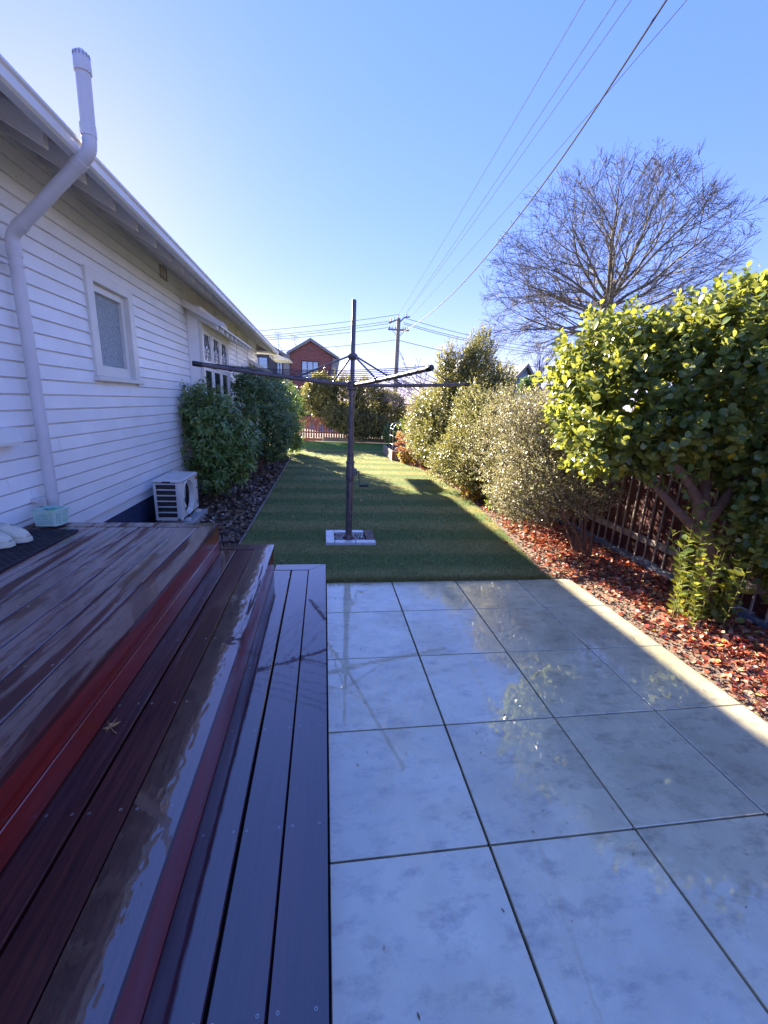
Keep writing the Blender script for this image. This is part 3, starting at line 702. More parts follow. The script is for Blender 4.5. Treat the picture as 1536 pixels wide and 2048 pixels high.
# body shell: back, right, bottom plus front frame with round hole, side with slots
body = MB(); body.box(ax0, ay0, az0, ax1, ay1, az0+.02); body.box(ax0, ay1-.01, az0+.02, ax1, ay1, az1-.031); body.box(ax0, ay0+.02, az0+.02, ax0+.01, ay1-.01, az1-.031)
fc, fr_ = (5.255, 0.36), 0.205
n = 32; vs = []; rect = []
for k in range(n):
    a = 2*math.pi*k/n; ca, sa = math.cos(a), math.sin(a)
    y0_, y1_, z0_, z1_ = ay0+.03-fc[0], ay1-fc[0], az0+.001-fc[1], az1-.031-fc[1]
    s_ = min([q/c for q, c in ((y1_, ca), (y0_, ca)) if c*q > 1e-9]+[q/c for q, c in ((z1_, sa), (z0_, sa)) if c*q > 1e-9])
    rect.append((ax1, fc[0]+ca*s_, fc[1]+sa*s_))
ring = [(ax1, fc[0]+fr_*math.cos(2*math.pi*k/n), fc[1]+fr_*math.sin(2*math.pi*k/n)) for k in range(n)]
rin = [(ax1-.05, fc[0]+fr_*.93*math.cos(2*math.pi*k/n), fc[1]+fr_*.93*math.sin(2*math.pi*k/n)) for k in range(n)]
body.add(rect+ring+rin, [(i, (i+1) % n, n+(i+1) % n, n+i) for i in range(n)]+[(n+i, n+(i+1) % n, 2*n+(i+1) % n, 2*n+i) for i in range(n)])
for yy, zz in ((ay1, az0), (ay1, az1-.031)):
    pass
for zc, ys in ((az1-.031, ay1), (az0+.001, ay1)):   # fill the rectangular corners
    i = min(range(n), key=lambda q: abs(rect[q][1]-ys)+abs(rect[q][2]-zc)); body.add([rect[i-1], rect[i], rect[(i+1) % n], (ax1, ys, zc)], [(0, 1, 2, 3)])
for zc in (az1-.031, az0+.001):
    i = min(range(n), key=lambda q: abs(rect[q][1]-(ay0+.03))+abs(rect[q][2]-zc)); body.add([rect[i-1], rect[i], rect[(i+1) % n], (ax1, ay0+.03, zc)], [(0, 1, 2, 3)])
body.prism([(ax1, ay0+.03), (ax1-.009, ay0+.009), (ax1-.03, ay0), (ax1-.06, ay0), (ax1-.06, ay0+.03)], 'z', az0+.001, az1-.031)
body.box(ax0, ay0, az0+.02, ax0+.025, ay0+.012, az1-.031)
for k in range(7):
    z = az0+.02+k*(az1-.031-az0-.04)/6; body.box(ax0+.026, ay0+.001, z, ax1-.061, ay0+.011, z+.014)
body.build('casing', m_ac, ac)
MB().box(ax0+.03, ay0+.035, az0+.025, ax1-.065, ay0+.045, az1-.035).build('coil', simple('coil_fins', (0.05, 0.042, 0.045), 0.5, var=0.5, nscale=1, stretch=(1, 1, 120)), ac)
MB().box(ax1-.14, ay0+.05, az0+.03, ax1-.12, ay1-.02, az1-.04).build('fan_shroud', simple('dark_coil', (0.25, 0.24, 0.23), 0.6, var=0.2, nscale=3), ac)
fan = MB()
for k in range(3):
    a0 = 2*math.pi*k/3+.5; vs = []
    for r in (.04, .10, .17):
        for da in np.linspace(-.45, .5, 5): vs.append((ax1-.075+.03*da, fc[0]+r*math.cos(a0+da*(.7+r*3)), fc[1]+r*math.sin(a0+da*(.7+r*3))))
    fan.add(vs, [(i*5+j, i*5+j+1, (i+1)*5+j+1, (i+1)*5+j) for i in range(2) for j in range(4)])
fan.lathe((ax1-.10, fc[0], fc[1]), [(.045, 0), (.045, .04), (.02, .055)], 16, 'x')
fan.build('fan', m_ac, ac, smooth=True)
MB().tube([(ax1+.002, fc[0]+(fr_+.004)*math.cos(q), fc[1]+(fr_+.004)*math.sin(q)) for q in np.linspace(0, 2*math.pi, 33)], .006, 6, False).build('fan_ring', m_ac, ac, smooth=True)
MB().box(ax1, ay1-.10, az1-.085, ax1+.002, ay1-.012, az1-.05).build('red_label', simple('label_red', (0.45, 0.08, 0.06), 0.4), ac)
MB().box(ax1, ay1-.075, az0+.27, ax1+.002, ay1-.03, az0+.285).build('dark_badge', BLACK, ac)
MB().box(ax1, ay1-.07, az0+.06, ax1+.002, ay1-.025, az0+.12).build('rating_sticker', simple('sticker_grey', (0.2, 0.25, 0.28), 0.4), ac)
MB().box(ax0+.10, ay0-.0095, az1-.026, ax0+.19, ay0-.0078, az1-.010).build('handle_recess', BLACK, ac)
MB().box(ax0+.02, ay0+.08, 0.09, ax1+.05, ay0+.14, 0.129, .005).build('foot', m_ac, ac); MB().box(ax0+.02, ay1-.14, 0.09, ax1+.05, ay1-.08, 0.129, .005).build('foot', m_ac, ac)
pad = MB().box(-1.98, 4.92, 0.0, -1.55, 5.72, 0.09, .012).build('concrete_pad', simple('concrete', (0.34, 0.34, 0.35), 0.7, bmp=0.3)); tagp(pad, 'low pale concrete pad under the heat pump', 'concrete pad')

ARMM = simple('sunlit_hoist_metal', (0.125, 0.10, 0.10), 0.44, var=0.15)  # hoist metal in a lighter tone, painting sunlight onto the arms
# ------------------------------------------------------------------ rotary clothes hoist
hx, hy = 0.295, 4.67
ho = thing('rotary_clothesline', 'dark brown rotary clothes hoist standing on the lawn with four arms', 'clothesline', (hx, hy, 0))
MB().lathe((hx, hy, 0.0), [(.055, .0), (.055, .035), (.040, .06)], 20).build('base_collar', DARKM, ho, smooth=True)
MB().tube([(hx, hy, 0.02), (hx, hy, 1.02)], .0385, 20).build('lower_pole', DARKM, ho, smooth=True)
MB().tube([(hx, hy, 0.98), (hx, hy, 1.70)], .031, 18).build('upper_pole', DARKM, ho, smooth=True)
MB().tube([(hx, hy, 1.68), (hx, hy, 2.575), (hx, hy, 2.585)], [.024, .024, .018], 16).build('inner_pole', DARKM, ho, smooth=True)
MB().lathe((hx, hy, 0.70), [(.040, 0), (.047, .02), (.049, .06), (.046, .16), (.044, .20), (.050, .205), (.050, .225), (.040, .235)], 18).box(hx+.02, hy-.04, .77, hx+.075, hy+.02, .85, .01).build('winding_box', DARKM, ho, smooth=True)
cr = MB().tube([(hx+.06, hy-.02, .815), (hx+.10, hy-.03, .815)], .010, 8).tube([(hx+.095, hy-.03, .82), (hx+.105, hy-.035, .67), (hx+.11, hy-.04, .655)], .006, 8).build('crank', DARKM, ho, smooth=True)
MB().tube([(hx+.105, hy-.04, .655), (hx+.12, hy-.04, .655), (hx+.20, hy-.045, .66), (hx+.21, hy-.045, .66)], [.010, .014, .014, .010], 10).build('handle_grip', BLACK, cr, smooth=True)
MB().lathe((hx, hy, 1.69), [(.030, -.06), (.044, -.055), (.044, .0), (.060, .012), (.062, .085), (.050, .098), (.03, .10)], 18).build('hub', DARKM, ho, smooth=True)
MB().lathe((hx, hy, 2.02), [(.026, -.02), (.040, -.015), (.052, 0), (.052, .03), (.038, .045), (.026, .05)], 16).build('strut_collar', DARKM, ho, smooth=True)
u = Vector((-1.48, -.50, 0)).normalized(); w = Vector((-u.y, u.x, 0))
ARM, RISE = 1.56, .10
dirs = [u, w, -u, -w]
armp = lambda d, s: Vector((hx, hy, 1.745))+d*(ARM*s)+Vector((0, 0, RISE*s**1.3))
LINES = (0.42, 0.55, 0.68, 0.79, 0.88, 0.96)
for d in dirs:
    a = MB().tube([armp(d, s) for s in (0.03, .3, .6, .9, .955)], .0195, 14).build('arm', ARMM, ho, smooth=True)
    MB().tube([armp(d, s) for s in (.945, .955, .995, 1.0)], [.019, .0235, .0235, .018], 14).build('end_cap', BLACK, a, smooth=True)
    for s in LINES[:-1]: MB().tube([armp(d, s-.008), armp(d, s-.007), armp(d, s+.007), armp(d, s+.008)], [.019, .0235, .0235, .019], 12).build('line_clip', DARKM, a, smooth=True)
    q = armp(d, .37)
    MB().tube([Vector((hx, hy, 2.035))+d*.045, q+Vector((0, 0, .028))], .0095, 10).build('strut', DARKM, ho, smooth=True)
    MB().tube([q-d*.025+Vector((0, 0, .02)), q+d*.025+Vector((0, 0, .022))], .016, 8).build('strut_bracket', DARKM, ho)
ln = MB()
for i in range(4):
    for s in LINES:
        a, b_ = armp(dirs[i], s), armp(dirs[(i+1) % 4], s); a.z += .018; b_.z += .018
        ln.tube([a.lerp(b_, t)-Vector((0, 0, .05*s*4*t*(1-t)))+Vector((0, 0, 0)) for t in np.linspace(0, 1, 9)], .0030, 4, False)
ln.build('drying_lines', simple('line_cord', (0.05, 0.045, 0.05), 0.5), ho, kind='stuff')
# surround at the foot of the pole
sr = thing('paved_surround', 'square surround of white painted and brown brick pavers with pebbles round the hoist pole', 'paver surround', (0.31, 4.72, 0))
m_pw = simple('whitewashed_brick', (0.58, 0.58, 0.58), 0.35, var=0.12, nscale=25, coat=0.4); m_pb = simple('brown_brick', (0.13, 0.08, 0.06), 0.6, var=0.35, nscale=12)
sx0, sx1, sy0, sy1 = 0.030, 0.598, 4.475, 4.955
def pbrick(x0, y0, x1, y1, m): MB().box(x0, y0, -0.02, x1, y1, 0.030, .004).build('brick', m, sr)
for i in range(2): pbrick(sx0, sy0+.002+i*.24, sx0+.098, sy0+.236+i*.24, m_pw)
for a, b_ in ((.102, .335), (.339, .568)): pbrick(sx0+a, sy0, sx0+b_, sy0+.095, m_pw)
for a, b_ in ((.102, .28), (.284, .462)): pbrick(sx0+a, sy1-.095, sx0+b_, sy1, m_pw)
for a, b_ in ((.10, .222), (.226, .35), (.354, .48)): pbrick(sx1-.10, sy0+a, sx1, sy0+b_, m_pb)
MB().box(sx0+.10, sy0+.098, -.02, sx1-.104, sy1-.098, .004).build('pebble_bed', DEEP, sr)
pb = MB(); rp = random.Random(2)
for k in range(260):
    x, y = rp.uniform(sx0+.11, sx1-.115), rp.uniform(sy0+.105, sy1-.105)
    r = rp.uniform(.006, .016); e = rp.uniform(.6, 1.2); a = rp.uniform(0, 3)
    if math.hypot(x-hx, y-hy) < .06: continue
    vs = []
    for zz, rr in ((.002, .7), (.4*r+.004, 1.0), (r*.9+.004, .6)):
        for j in range(7):
            t = 2*math.pi*j/7+a; vs.append((x+rr*r*e*math.cos(t), y+rr*r/e*math.sin(t), zz+.004))
    pb.add(vs, [(i*7+j, i*7+(j+1) % 7, (i+1)*7+(j+1) % 7, (i+1)*7+j) for i in range(2) for j in range(7)]+[tuple(range(14, 21))])
pm = leaf_mat('wet_pebble', [(0, (0.02, 0.02, 0.02)), (.45, (0.05, 0.05, 0.05)), (.6, (0.3, 0.3, 0.3)), (.85, (0.45, 0.4, 0.36)), (1, (0.6, 0.6, 0.58))], 0.2, 0)
pb.build('pebbles', pm, sr, kind='stuff', smooth=True)

# ------------------------------------------------------------------ right fence
m_maroon = simple('maroon_boards', (0.075, 0.016, 0.018), 0.6, var=0.35, nscale=3, stretch=(8, 8, 1), bmp=0.15)
m_batten = simple('weathered_batten', (0.30, 0.26, 0.23), 0.6, var=0.25)
XF = 3.46
fence = thing('maroon_fence', 'maroon board fence with thin pale vertical bars behind the red leaf bed', 'fence', (XF, 6, 0))
fb = MB().box(-.009, -.0625, 0, .009, .0625, 1.22, .003).mesh('fence_board', m_maroon)
bt = MB().box(-.008, -.009, 0.0, .008, .009, 1.18, .003).mesh('fence_bar', m_batten)
for k in range(120):
    y = -1.5+k*.13
    link('fence_board', fb, fence, (XF+rr_.uniform(-.004, .004), y, 0.06+rr_.uniform(-.01, .01)))
    if y < 13: link('fence_bar', bt, fence, (XF-.055, y+.065, 0.05))
for z in (0.24, 1.0): MB().box(XF-.046, -1.5, z, XF-.012, 14.1, z+.07, .004).build('fence_rail', m_batten, fence)
MB().box(3.385, -1.5, 0.0, 3.445, 14.1, 0.062, .006).build('plinth_board', simple('blue_grey_plinth', (0.12, 0.145, 0.21), 0.4, var=0.2), fence)

# ------------------------------------------------------------------ foliage generators
LEAF_OVAL = (np.array([[0, 0, 0], [-.16, .12, .03], [-.36, .42, .07], [-.40, .70, .05], [-.2, .95, -.02], [0, 1.0, -.06], [.2, .95, -.02], [.40, .70, .05], [.36, .42, .07], [.16, .12, .03], [0, .15, 0], [0, .45, 0], [0, .75, -.02]]),
             np.array([[0, 10, 1, 1], [1, 10, 11, 2], [2, 11, 12, 3], [3, 12, 5, 4], [0, 9, 10, 10], [9, 8, 11, 10], [8, 7, 12, 11], [7, 6, 5, 12]]))
LEAF_LANCE = (np.array([[0, 0, 0], [-.19, .38, .05], [0, 1, -.18], [.19, .38, .05], [0, .4, 0]]), np.array([[0, 4, 1], [1, 4, 2], [2, 4, 3], [3, 4, 0]]))
LEAF_SMALL = (np.array([[0, 0, 0], [-.33, .5, .08], [0, 1, 0], [.33, .5, .08]]), np.array([[0, 2, 1], [0, 3, 2]]))
def tri_only(tv, tf):
    t = []
    for q in tf:
        if q[2] == q[3]: t.append(q[:3])
        else: t += [[q[0], q[1], q[2]], [q[0], q[2], q[3]]]
    return tv, np.array(t)
LEAF_OVAL = tri_only(*LEAF_OVAL)
def crown(seed, blobs, ntw, nlf, twig, leaf, up=0.5, depth=0.45, spread=0.8, droop=0.0, jitter=0.12, keep=None, shoot=.32):
    """twigs on the surface of a union of ellipsoids; returns leaf P, D, N, size and twig segments."""
    r = np.random.default_rng(seed); bl = np.array(blobs, float); A = (bl[:, 3]*bl[:, 4]+bl[:, 4]*bl[:, 5]+bl[:, 3]*bl[:, 5]); A /= A.sum()
    tips, dirs_ = [], []
    while len(tips) < ntw:
        m = 4000; k = r.choice(len(bl), m, p=A); u_ = norm(r.normal(0, 1, (m, 3)))
        rad = 1-depth*r.uniform(0, 1, m)**1.6+r.normal(0, jitter, m)*0.5+(r.uniform(0, 1, m) < .13)*r.uniform(0, shoot, m)
        P = bl[k, :3]+bl[k, 3:]*u_*rad[:, None]
        d = np.min([np.linalg.norm((P-b_[:3])/b_[3:], axis=1)+(1e3)*(k == i) for i, b_ in enumerate(bl)], axis=0) if len(bl) > 1 else np.full(m, 9.)
        ok = (d > 0.62) & (P[:, 2] > 0.02)
        if keep is not None: ok &= keep(P)
        Dn = norm(u_*1.0+np.array([0, 0, up])+r.normal(0, .45, (m, 3)))
        tips += list(P[ok]); dirs_ += list(Dn[ok])
    P = np.array(tips[:ntw]); D = np.array(dirs_[:ntw]); Lt = twig*r.uniform(.6, 1.4, ntw)
    S0 = P-D*Lt[:, None]*.6
    t = np.linspace(.05, 1, nlf)[None]+r.normal(0, .04, (ntw, nlf))
    LP = S0[:, None]+D[:, None]*(t*Lt[:, None])[..., None]
    side = norm(np.cross(D, r.normal(0, 1, (ntw, 3)))); oth = np.cross(D, side)
    ph = np.arange(nlf)*2.4+r.uniform(0, 6, (ntw, 1))
    rad = side[:, None]*np.cos(ph)[..., None]+oth[:, None]*np.sin(ph)[..., None]
    LD = norm(D[:, None]*(0.45+.5*t[..., None])+rad*spread+r.normal(0, .2, (ntw, nlf, 3))-np.array([0, 0, droop]))
    LN = norm(D[:, None]*1.0-rad*.3+np.array([0, 0, .35])+r.normal(0, .3, (ntw, nlf, 3)))
    S = leaf*r.uniform(.6, 1.25, (ntw, nlf))*(1.05-.35*np.clip(t, 0, 1)**3)
    return LP.reshape(-1, 3), LD.reshape(-1, 3), LN.reshape(-1, 3), S.ravel(), (S0, P+D*Lt[:, None]*.4)
def twig_mesh(name, segs, r0, mat, parent):
    A, B = segs; n = len(A); D = norm(B-A); X = norm(np.cross(D, np.array([.3, .5, .8]))); Y = np.cross(D, X)
    V = np.zeros((n, 6, 3))
    for j in range(3):
        w_ = 2*np.pi*j/3; o = X*np.cos(w_)+Y*np.sin(w_); V[:, j] = A+o*r0; V[:, 3+j] = B+o*r0*.4
    f = np.array([[0, 1, 4, 3], [1, 2, 5, 4], [2, 0, 3, 5]])
    return np_mesh(name, V.reshape(-1, 3), (f[None]+(np.arange(n)*6)[:, None, None]).reshape(-1, 4), mat, parent, 'stuff')
def foliage(parent, cr, tmpl, mat, twmat, twr=.004):
    P, D, N, S, segs = cr
    V, Fc = scatter(P, D, N, S, *tmpl, W=S*np.random.default_rng(3).uniform(.7, 1.2, len(S))); np_mesh('foliage', V, Fc, mat, parent, 'stuff', smooth=False)
    twig_mesh('twigs', segs, twr, twmat, parent)
def stems(parent, paths, mat, name='branch'):
    for pts, ra, rb in paths:
        k = len(pts); MB().tube(pts, [ra+(rb-ra)*i/(k-1) for i in range(k)], 10).build(name, mat, parent, smooth=True)
BARK = simple('brown_bark', (0.14, 0.075, 0.05), 0.8, var=0.35, nscale=20, bmp=0.5, bscale=50)
GBARK = simple('grey_bark', (0.12, 0.10, 0.085), 0.8, var=0.3, nscale=14, bmp=0.4, bscale=40)
TWIGY = simple('green_twig', (0.15, 0.13, 0.05), 0.6); TWIGB = simple('brown_twig', (0.12, 0.07, 0.045), 0.7)

# big glossy bush by the fence
m_gris = leaf_mat('glossy_round_leaf', [(0, (0.075, 0.13, 0.045)), (.35, (0.13, 0.20, 0.058)), (.75, (0.19, 0.245, 0.06)), (.95, (0.18, 0.20, 0.04)), (1, (0.35, 0.30, 0.02))], 0.28, 0.45, (0.42, 0.42, 0.05), 0.6)
bush = thing('glossy_broadleaf_bush', 'big glossy round leaved evergreen bush overhanging the fence at the right edge', 'bush', (3.05, 2.62, 0))
blobs = [(2.85, 3.25, 1.75, .62, .75, .62), (3.35, 2.85, 1.84, .75, .75, .76), (2.42, 3.35, 1.58, .46, .58, .50), (3.05, 3.0, 2.14, .55, .6, .40), (3.5, 2.4, 1.35, .55, .55, .65), (2.66, 3.0, 1.42, .40, .42, .30), (3.9, 2.9, 1.98, .7, .9, .7), (3.42, 2.4, 1.0, .32, .34, .42), (2.45, 3.55, 2.0, .42, .5, .40), (3.45, 2.35, .75, .34, .34, .42), (3.4, 2.3, 1.3, .36, .35, .36), (3.1, 3.5, 1.75, .5, .4, .6), (2.85, 3.75, 1.7, .42, .3, .45), (3.7, 3.5, 1.75, .5, .35, .5), (3.22, 2.5, .92, .24, .26, .36)]
c1 = crown(21, blobs, 3500, 10, .20, .066, up=.7, depth=.5, spread=.85)
# suckers round the trunk foot
r = np.random.default_rng(7); n = 46; a = r.uniform(0, 2*np.pi, n); rd = r.uniform(.03, .26, n)
sb = np.c_[2.97+rd*np.cos(a), 2.60+rd*.8*np.sin(a), np.full(n, .03)]; sh = r.uniform(.35, 1.05, n)
se = sb+np.c_[np.cos(a)*.10, np.sin(a)*.10, np.ones(n)]*sh[:, None]; se[:, :2] += r.normal(0, .05, (n, 2)); nl = 20
t = np.linspace(.06, 1, nl)[None]+r.normal(0, .02, (n, nl)); LP = sb[:, None]+(se-sb)[:, None]*t[..., None]
ph = np.arange(nl)*2.4+r.uniform(0, 6, (n, 1)); rad = np.stack([np.cos(ph), np.sin(ph), np.full_like(ph, .7)], -1)
LD = norm(rad+r.normal(0, .2, rad.shape)); LN = norm(np.stack([-np.cos(ph)*.5, -np.sin(ph)*.5, np.ones_like(ph)], -1)+r.normal(0, .3, rad.shape))
c2 = (LP.reshape(-1, 3), LD.reshape(-1, 3), LN.reshape(-1, 3), (.064*r.uniform(.6, 1.2, (n, nl))).ravel(), (sb, se))
P, D, N, S = [np.concatenate([c1[i], c2[i]]) for i in range(4)]
dist = np.linalg.norm(P-np.array([0, 0, HCAM]), axis=1)
vis = (P[:, 0]/np.maximum(P[:, 1], .1) < 1.28)
bc = np.array([3.0, 3.0, 1.7]); outw = ((P-bc)*(np.array([0, 0, HCAM])-bc)).sum(1)
score = np.where(vis, S/dist*(1+.4*np.clip(outw, 0, 2)), 0); top = np.argsort(-score)[:300]
rest = np.setdiff1d(np.arange(len(P)), top)
V, Fc = scatter(P[rest], D[rest], N[rest], S[rest], *LEAF_OVAL); np_mesh('foliage', V, Fc, m_gris, bush, 'stuff', smooth=True)
twig_mesh('twigs', tuple(np.concatenate([c1[4][i], c2[4][i]]) for i in range(2)), .003, TWIGY, bush)
lv = MB().add([tuple(q) for q in LEAF_OVAL[0]], [tuple(q) for q in LEAF_OVAL[1]]).mesh('leaf', m_gris, smooth=True, recalc=False)
X, Y, Z = frames(D[top], N[top])
for i, k in enumerate(top):
    o = link('leaf', lv, bush, P[k]); o.rotation_mode = 'QUATERNION'
    o.rotation_quaternion = Matrix((X[i], Y[i], Z[i])).transposed().to_quaternion(); o.scale = (S[k],)*3
stems(bush, [([(3.05, 2.62, -.02), (3.03, 2.63, .25), (2.98, 2.68, .55), (2.93, 2.74, .78)], .075, .055),
             ([(2.93, 2.74, .74), (2.86, 2.78, .98), (2.72, 2.82, 1.16), (2.5, 2.9, 1.34), (2.3, 3.1, 1.5)], .046, .018),
             ([(2.92, 2.75, .70), (2.78, 2.86, .86), (2.64, 2.95, 1.02), (2.45, 3.1, 1.2), (2.3, 3.3, 1.4)], .040, .015),
             ([(2.94, 2.74, .74), (2.98, 2.85, 1.1), (3.0, 2.95, 1.5), (2.95, 3.0, 2.0)], .045, .014),
             ([(2.94, 2.73, .76), (3.15, 2.72, 1.15), (3.35, 2.75, 1.6), (3.5, 2.8, 2.2)], .042, .014)], BARK)

# small leaved shrubs along the right fence
m_pit = leaf_mat('small_pale_leaf', [(0, (0.14, 0.16, 0.08)), (.5, (0.31, 0.31, 0.18)), (.85, (0.46, 0.43, 0.29)), (1, (0.55, 0.42, 0.29))], 0.36, 0.36, (0.42, 0.40, 0.16), 0.6)
m_pit2 = leaf_mat('grey_green_leaf', [(0, (0.15, 0.17, 0.08)), (.6, (0.32, 0.32, 0.17)), (1, (0.52, 0.40, 0.24))], 0.38, 0.36, (0.42, 0.41, 0.16), 0.6)
m_lau = leaf_mat('olive_leaf', [(0, (0.11, 0.14, 0.05)), (.6, (0.25, 0.28, 0.10)), (1, (0.46, 0.38, 0.18))], 0.36, 0.38, (0.44, 0.42, 0.10), 0.6)
def shrub(label, loc, blobs, seed, ntw, nlf, twig, leaf, mat, tmpl=LEAF_SMALL, nst=6, cat='shrub', name='small_leaved_shrub', group=None, **kw):
    o = thing(name, label, cat, loc, group); foliage(o, crown(seed, blobs, ntw, nlf, twig, leaf, **kw), tmpl, mat, TWIGB, .003)
    rs = random.Random(seed); ps = []
    for k in range(nst):
        b_ = blobs[k % len(blobs)]; e = Vector((b_[0]+rs.uniform(-.4, .4)*b_[3], b_[1]+rs.uniform(-.4, .4)*b_[4], b_[2]+rs.uniform(-.1, .5)*b_[5]))
        s = Vector(loc)+Vector((rs.uniform(-.06, .06), rs.uniform(-.06, .06), -.02)); m_ = s.lerp(e, .45)+Vector((rs.uniform(-.08, .08), rs.uniform(-.08, .08), .05))
        ps.append(([s, s.lerp(m_, .5)+Vector((0, 0, .05)), m_, e], .022, .006))
    stems(o, ps, BARK, 'stem'); return o
shrub('pale small leaved shrub next to the big glossy bush with forked bare stems', (2.90, 4.02, 0), [(2.50, 4.45, .95, .50, .60, .48), (2.85, 4.2, .85, .36, .42, .42), (2.45, 4.75, 1.30, .45, .45, .45), (2.9, 4.7, 1.48, .42, .5, .40), (2.35, 4.5, .60, .38, .45, .32)], 31, 4600, 10, .15, .027, m_pit, nst=7, up=.45, depth=.6)
shrub('sparse grey green shrub in the middle of the right bed', (2.95, 6.0, 0), [(2.72, 6.0, 1.1, .45, .55, .62), (2.95, 5.6, 1.45, .35, .4, .45), (2.75, 6.3, 1.5, .3, .3, .4), (2.75, 6.5, .85, .5, .5, .55), (2.65, 5.6, .62, .40, .45, .40)], 32, 3200, 10, .17, .033, m_pit2, nst=7, up=.6, jitter=.2, depth=.6)
shrub('bushy olive shrub with orange tinted foot in the right bed', (2.75, 7.4, 0), [(2.62, 7.3, .9, .5, .6, .62), (2.4, 7.6, .55, .45, .5, .45), (2.8, 7.0, 1.35, .4, .5, .5), (2.7, 7.6, 1.6, .35, .4, .4), (2.6, 6.8, .5, .4, .4, .36)], 33, 3400, 10, .18, .036, m_lau, nst=6, up=.5, jitter=.2, depth=.6)
shrub('tallest shrub of the right bed with several pointed leafy tops', (2.85, 8.9, 0), [(2.75, 8.9, 1.2, .70, .7, .95), (2.55, 8.9, 2.15, .28, .28, .75), (3.15, 8.7, 2.25, .36, .35, .85), (3.6, 8.8, 1.9, .42, .45, .65), (2.4, 9.6, 1.2, .5, .6, .75), (3.0, 9.4, 1.6, .6, .6, .7), (2.9, 8.6, 2.4, .2, .2, .45)], 34, 7800, 10, .22, .045, m_lau, nst=10, up=.9, jitter=.18, depth=.6)
shrub('rounded olive shrub behind the brown hydrangea heads', (2.6, 10.6, 0), [(2.55, 10.4, .9, .5, .6, .7), (2.8, 10.9, 1.3, .5, .6, .7)], 35, 2600, 10, .2, .045, m_pit, nst=5, up=.6, depth=.6)
# low orange and green seedlings
m_or = leaf_mat('orange_leaf', [(0, (0.30, 0.12, 0.02)), (.6, (0.45, 0.22, 0.03)), (1, (0.30, 0.32, 0.04))], 0.5, 0.4, (0.6, 0.35, 0.03))
shrub('low orange leaved clump at the lawn edge of the right bed', (2.62, 6.9, 0), [(2.60, 6.9, .22, .22, .4, .22)], 36, 140, 6, .10, .045, m_or, nst=4, name='orange_plant', cat='plant')
shrub('small yellow green seedling among red leaves below the pale shrub', (2.68, 6.05, 0), [(2.62, 6.0, .18, .12, .14, .14)], 37, 40, 5, .09, .05, leaf_mat('lime_leaf', [(0, (0.14, 0.24, 0.03)), (1, (0.32, 0.36, 0.05))], .4, .4), nst=3, name='seedling', cat='plant')
st = MB().box(2.86, 5.96, 0, 2.90, 6.0, .26, .004).build('wooden_stake', simple('red_stake', (0.30, 0.09, 0.05), 0.7)); tagp(st, 'short reddish wooden stake in front of the pale shrub', 'stake')

# left shrubs
m_l1 = leaf_mat('green_lance_leaf', [(0, (0.09, 0.175, 0.055)), (.5, (0.16, 0.27, 0.08)), (.9, (0.25, 0.35, 0.10)), (1, (0.34, 0.42, 0.11))], 0.3, 0.3, (0.2, 0.32, 0.03), 0.6)
m_l2 = leaf_mat('dark_blue_green_leaf', [(0, (0.08, 0.16, 0.065)), (.6, (0.16, 0.265, 0.105)), (1, (0.26, 0.36, 0.14))], 0.33, 0.3, (0.12, 0.25, 0.05), 0.6)
m_l3 = leaf_mat('dark_green_leaf', [(0, (0.055, 0.12, 0.045)), (.6, (0.12, 0.21, 0.075)), (1, (0.20, 0.29, 0.09))], 0.33, 0.3, (0.2, 0.3, 0.04), 0.6)
shrub('green shrub with drooping pointed leaves beside the heat pump', (-1.70, 6.62, 0), [(-1.62, 6.65, 1.0, .44, .40, .60), (-1.80, 6.7, 1.38, .38, .36, .34), (-1.35, 6.75, .85, .34, .36, .50), (-1.62, 6.6, .52, .40, .34, .34)], 41, 760, 10, .20, .10, m_l1, LEAF_LANCE, 5, name='lance_leaved_shrub', up=.5, droop=.55, spread=.9, depth=.6)
shrub('dark blue green shrub in the middle of the left bed under the bay window', (-1.40, 9.2, 0), [(-1.30, 9.1, 1.25, .55, .5, .72), (-1.5, 9.0, 1.75, .32, .35, .34), (-.95, 9.5, 1.0, .34, .4, .5), (-1.2, 9.4, .6, .4, .4, .35)], 42, 1150, 10, .2, .092, m_l2, LEAF_LANCE, 6, name='dark_shrub', up=.4, droop=.1, spread=1.0)
shrub('dark green shrub farthest along the left bed beside the timber stake', (-1.3, 12.6, 0), [(-1.2, 12.4, 1.3, .5, .6, .75), (-1.5, 12.0, 1.7, .45, .5, .45), (-1.0, 12.9, .8, .35, .45, .55), (-.95, 12.7, .35, .3, .35, .3)], 43, 1200, 10, .22, .095, m_l3, LEAF_LANCE, 6, name='dark_shrub', up=.4)
shrub('low grassy green clump between the left bed shrubs', (-1.25, 11.2, 0), [(-1.2, 11.1, .2, .3, .5, .25)], 44, 150, 7, .2, .09, leaf_mat('bright_leaf', [(0, (0.06, 0.12, 0.02)), (1, (0.12, 0.2, 0.03))], .4, .4), LEAF_LANCE, 3, name='ground_plant', cat='plant', up=1.2)
st = MB().box(-1.13, 12.48, 0, -1.08, 12.53, .62, .004).build('timber_stake', simple('pale_stake', (0.42, 0.32, 0.22), 0.7)); tagp(st, 'pale timber stake in front of the farthest left shrub', 'stake')

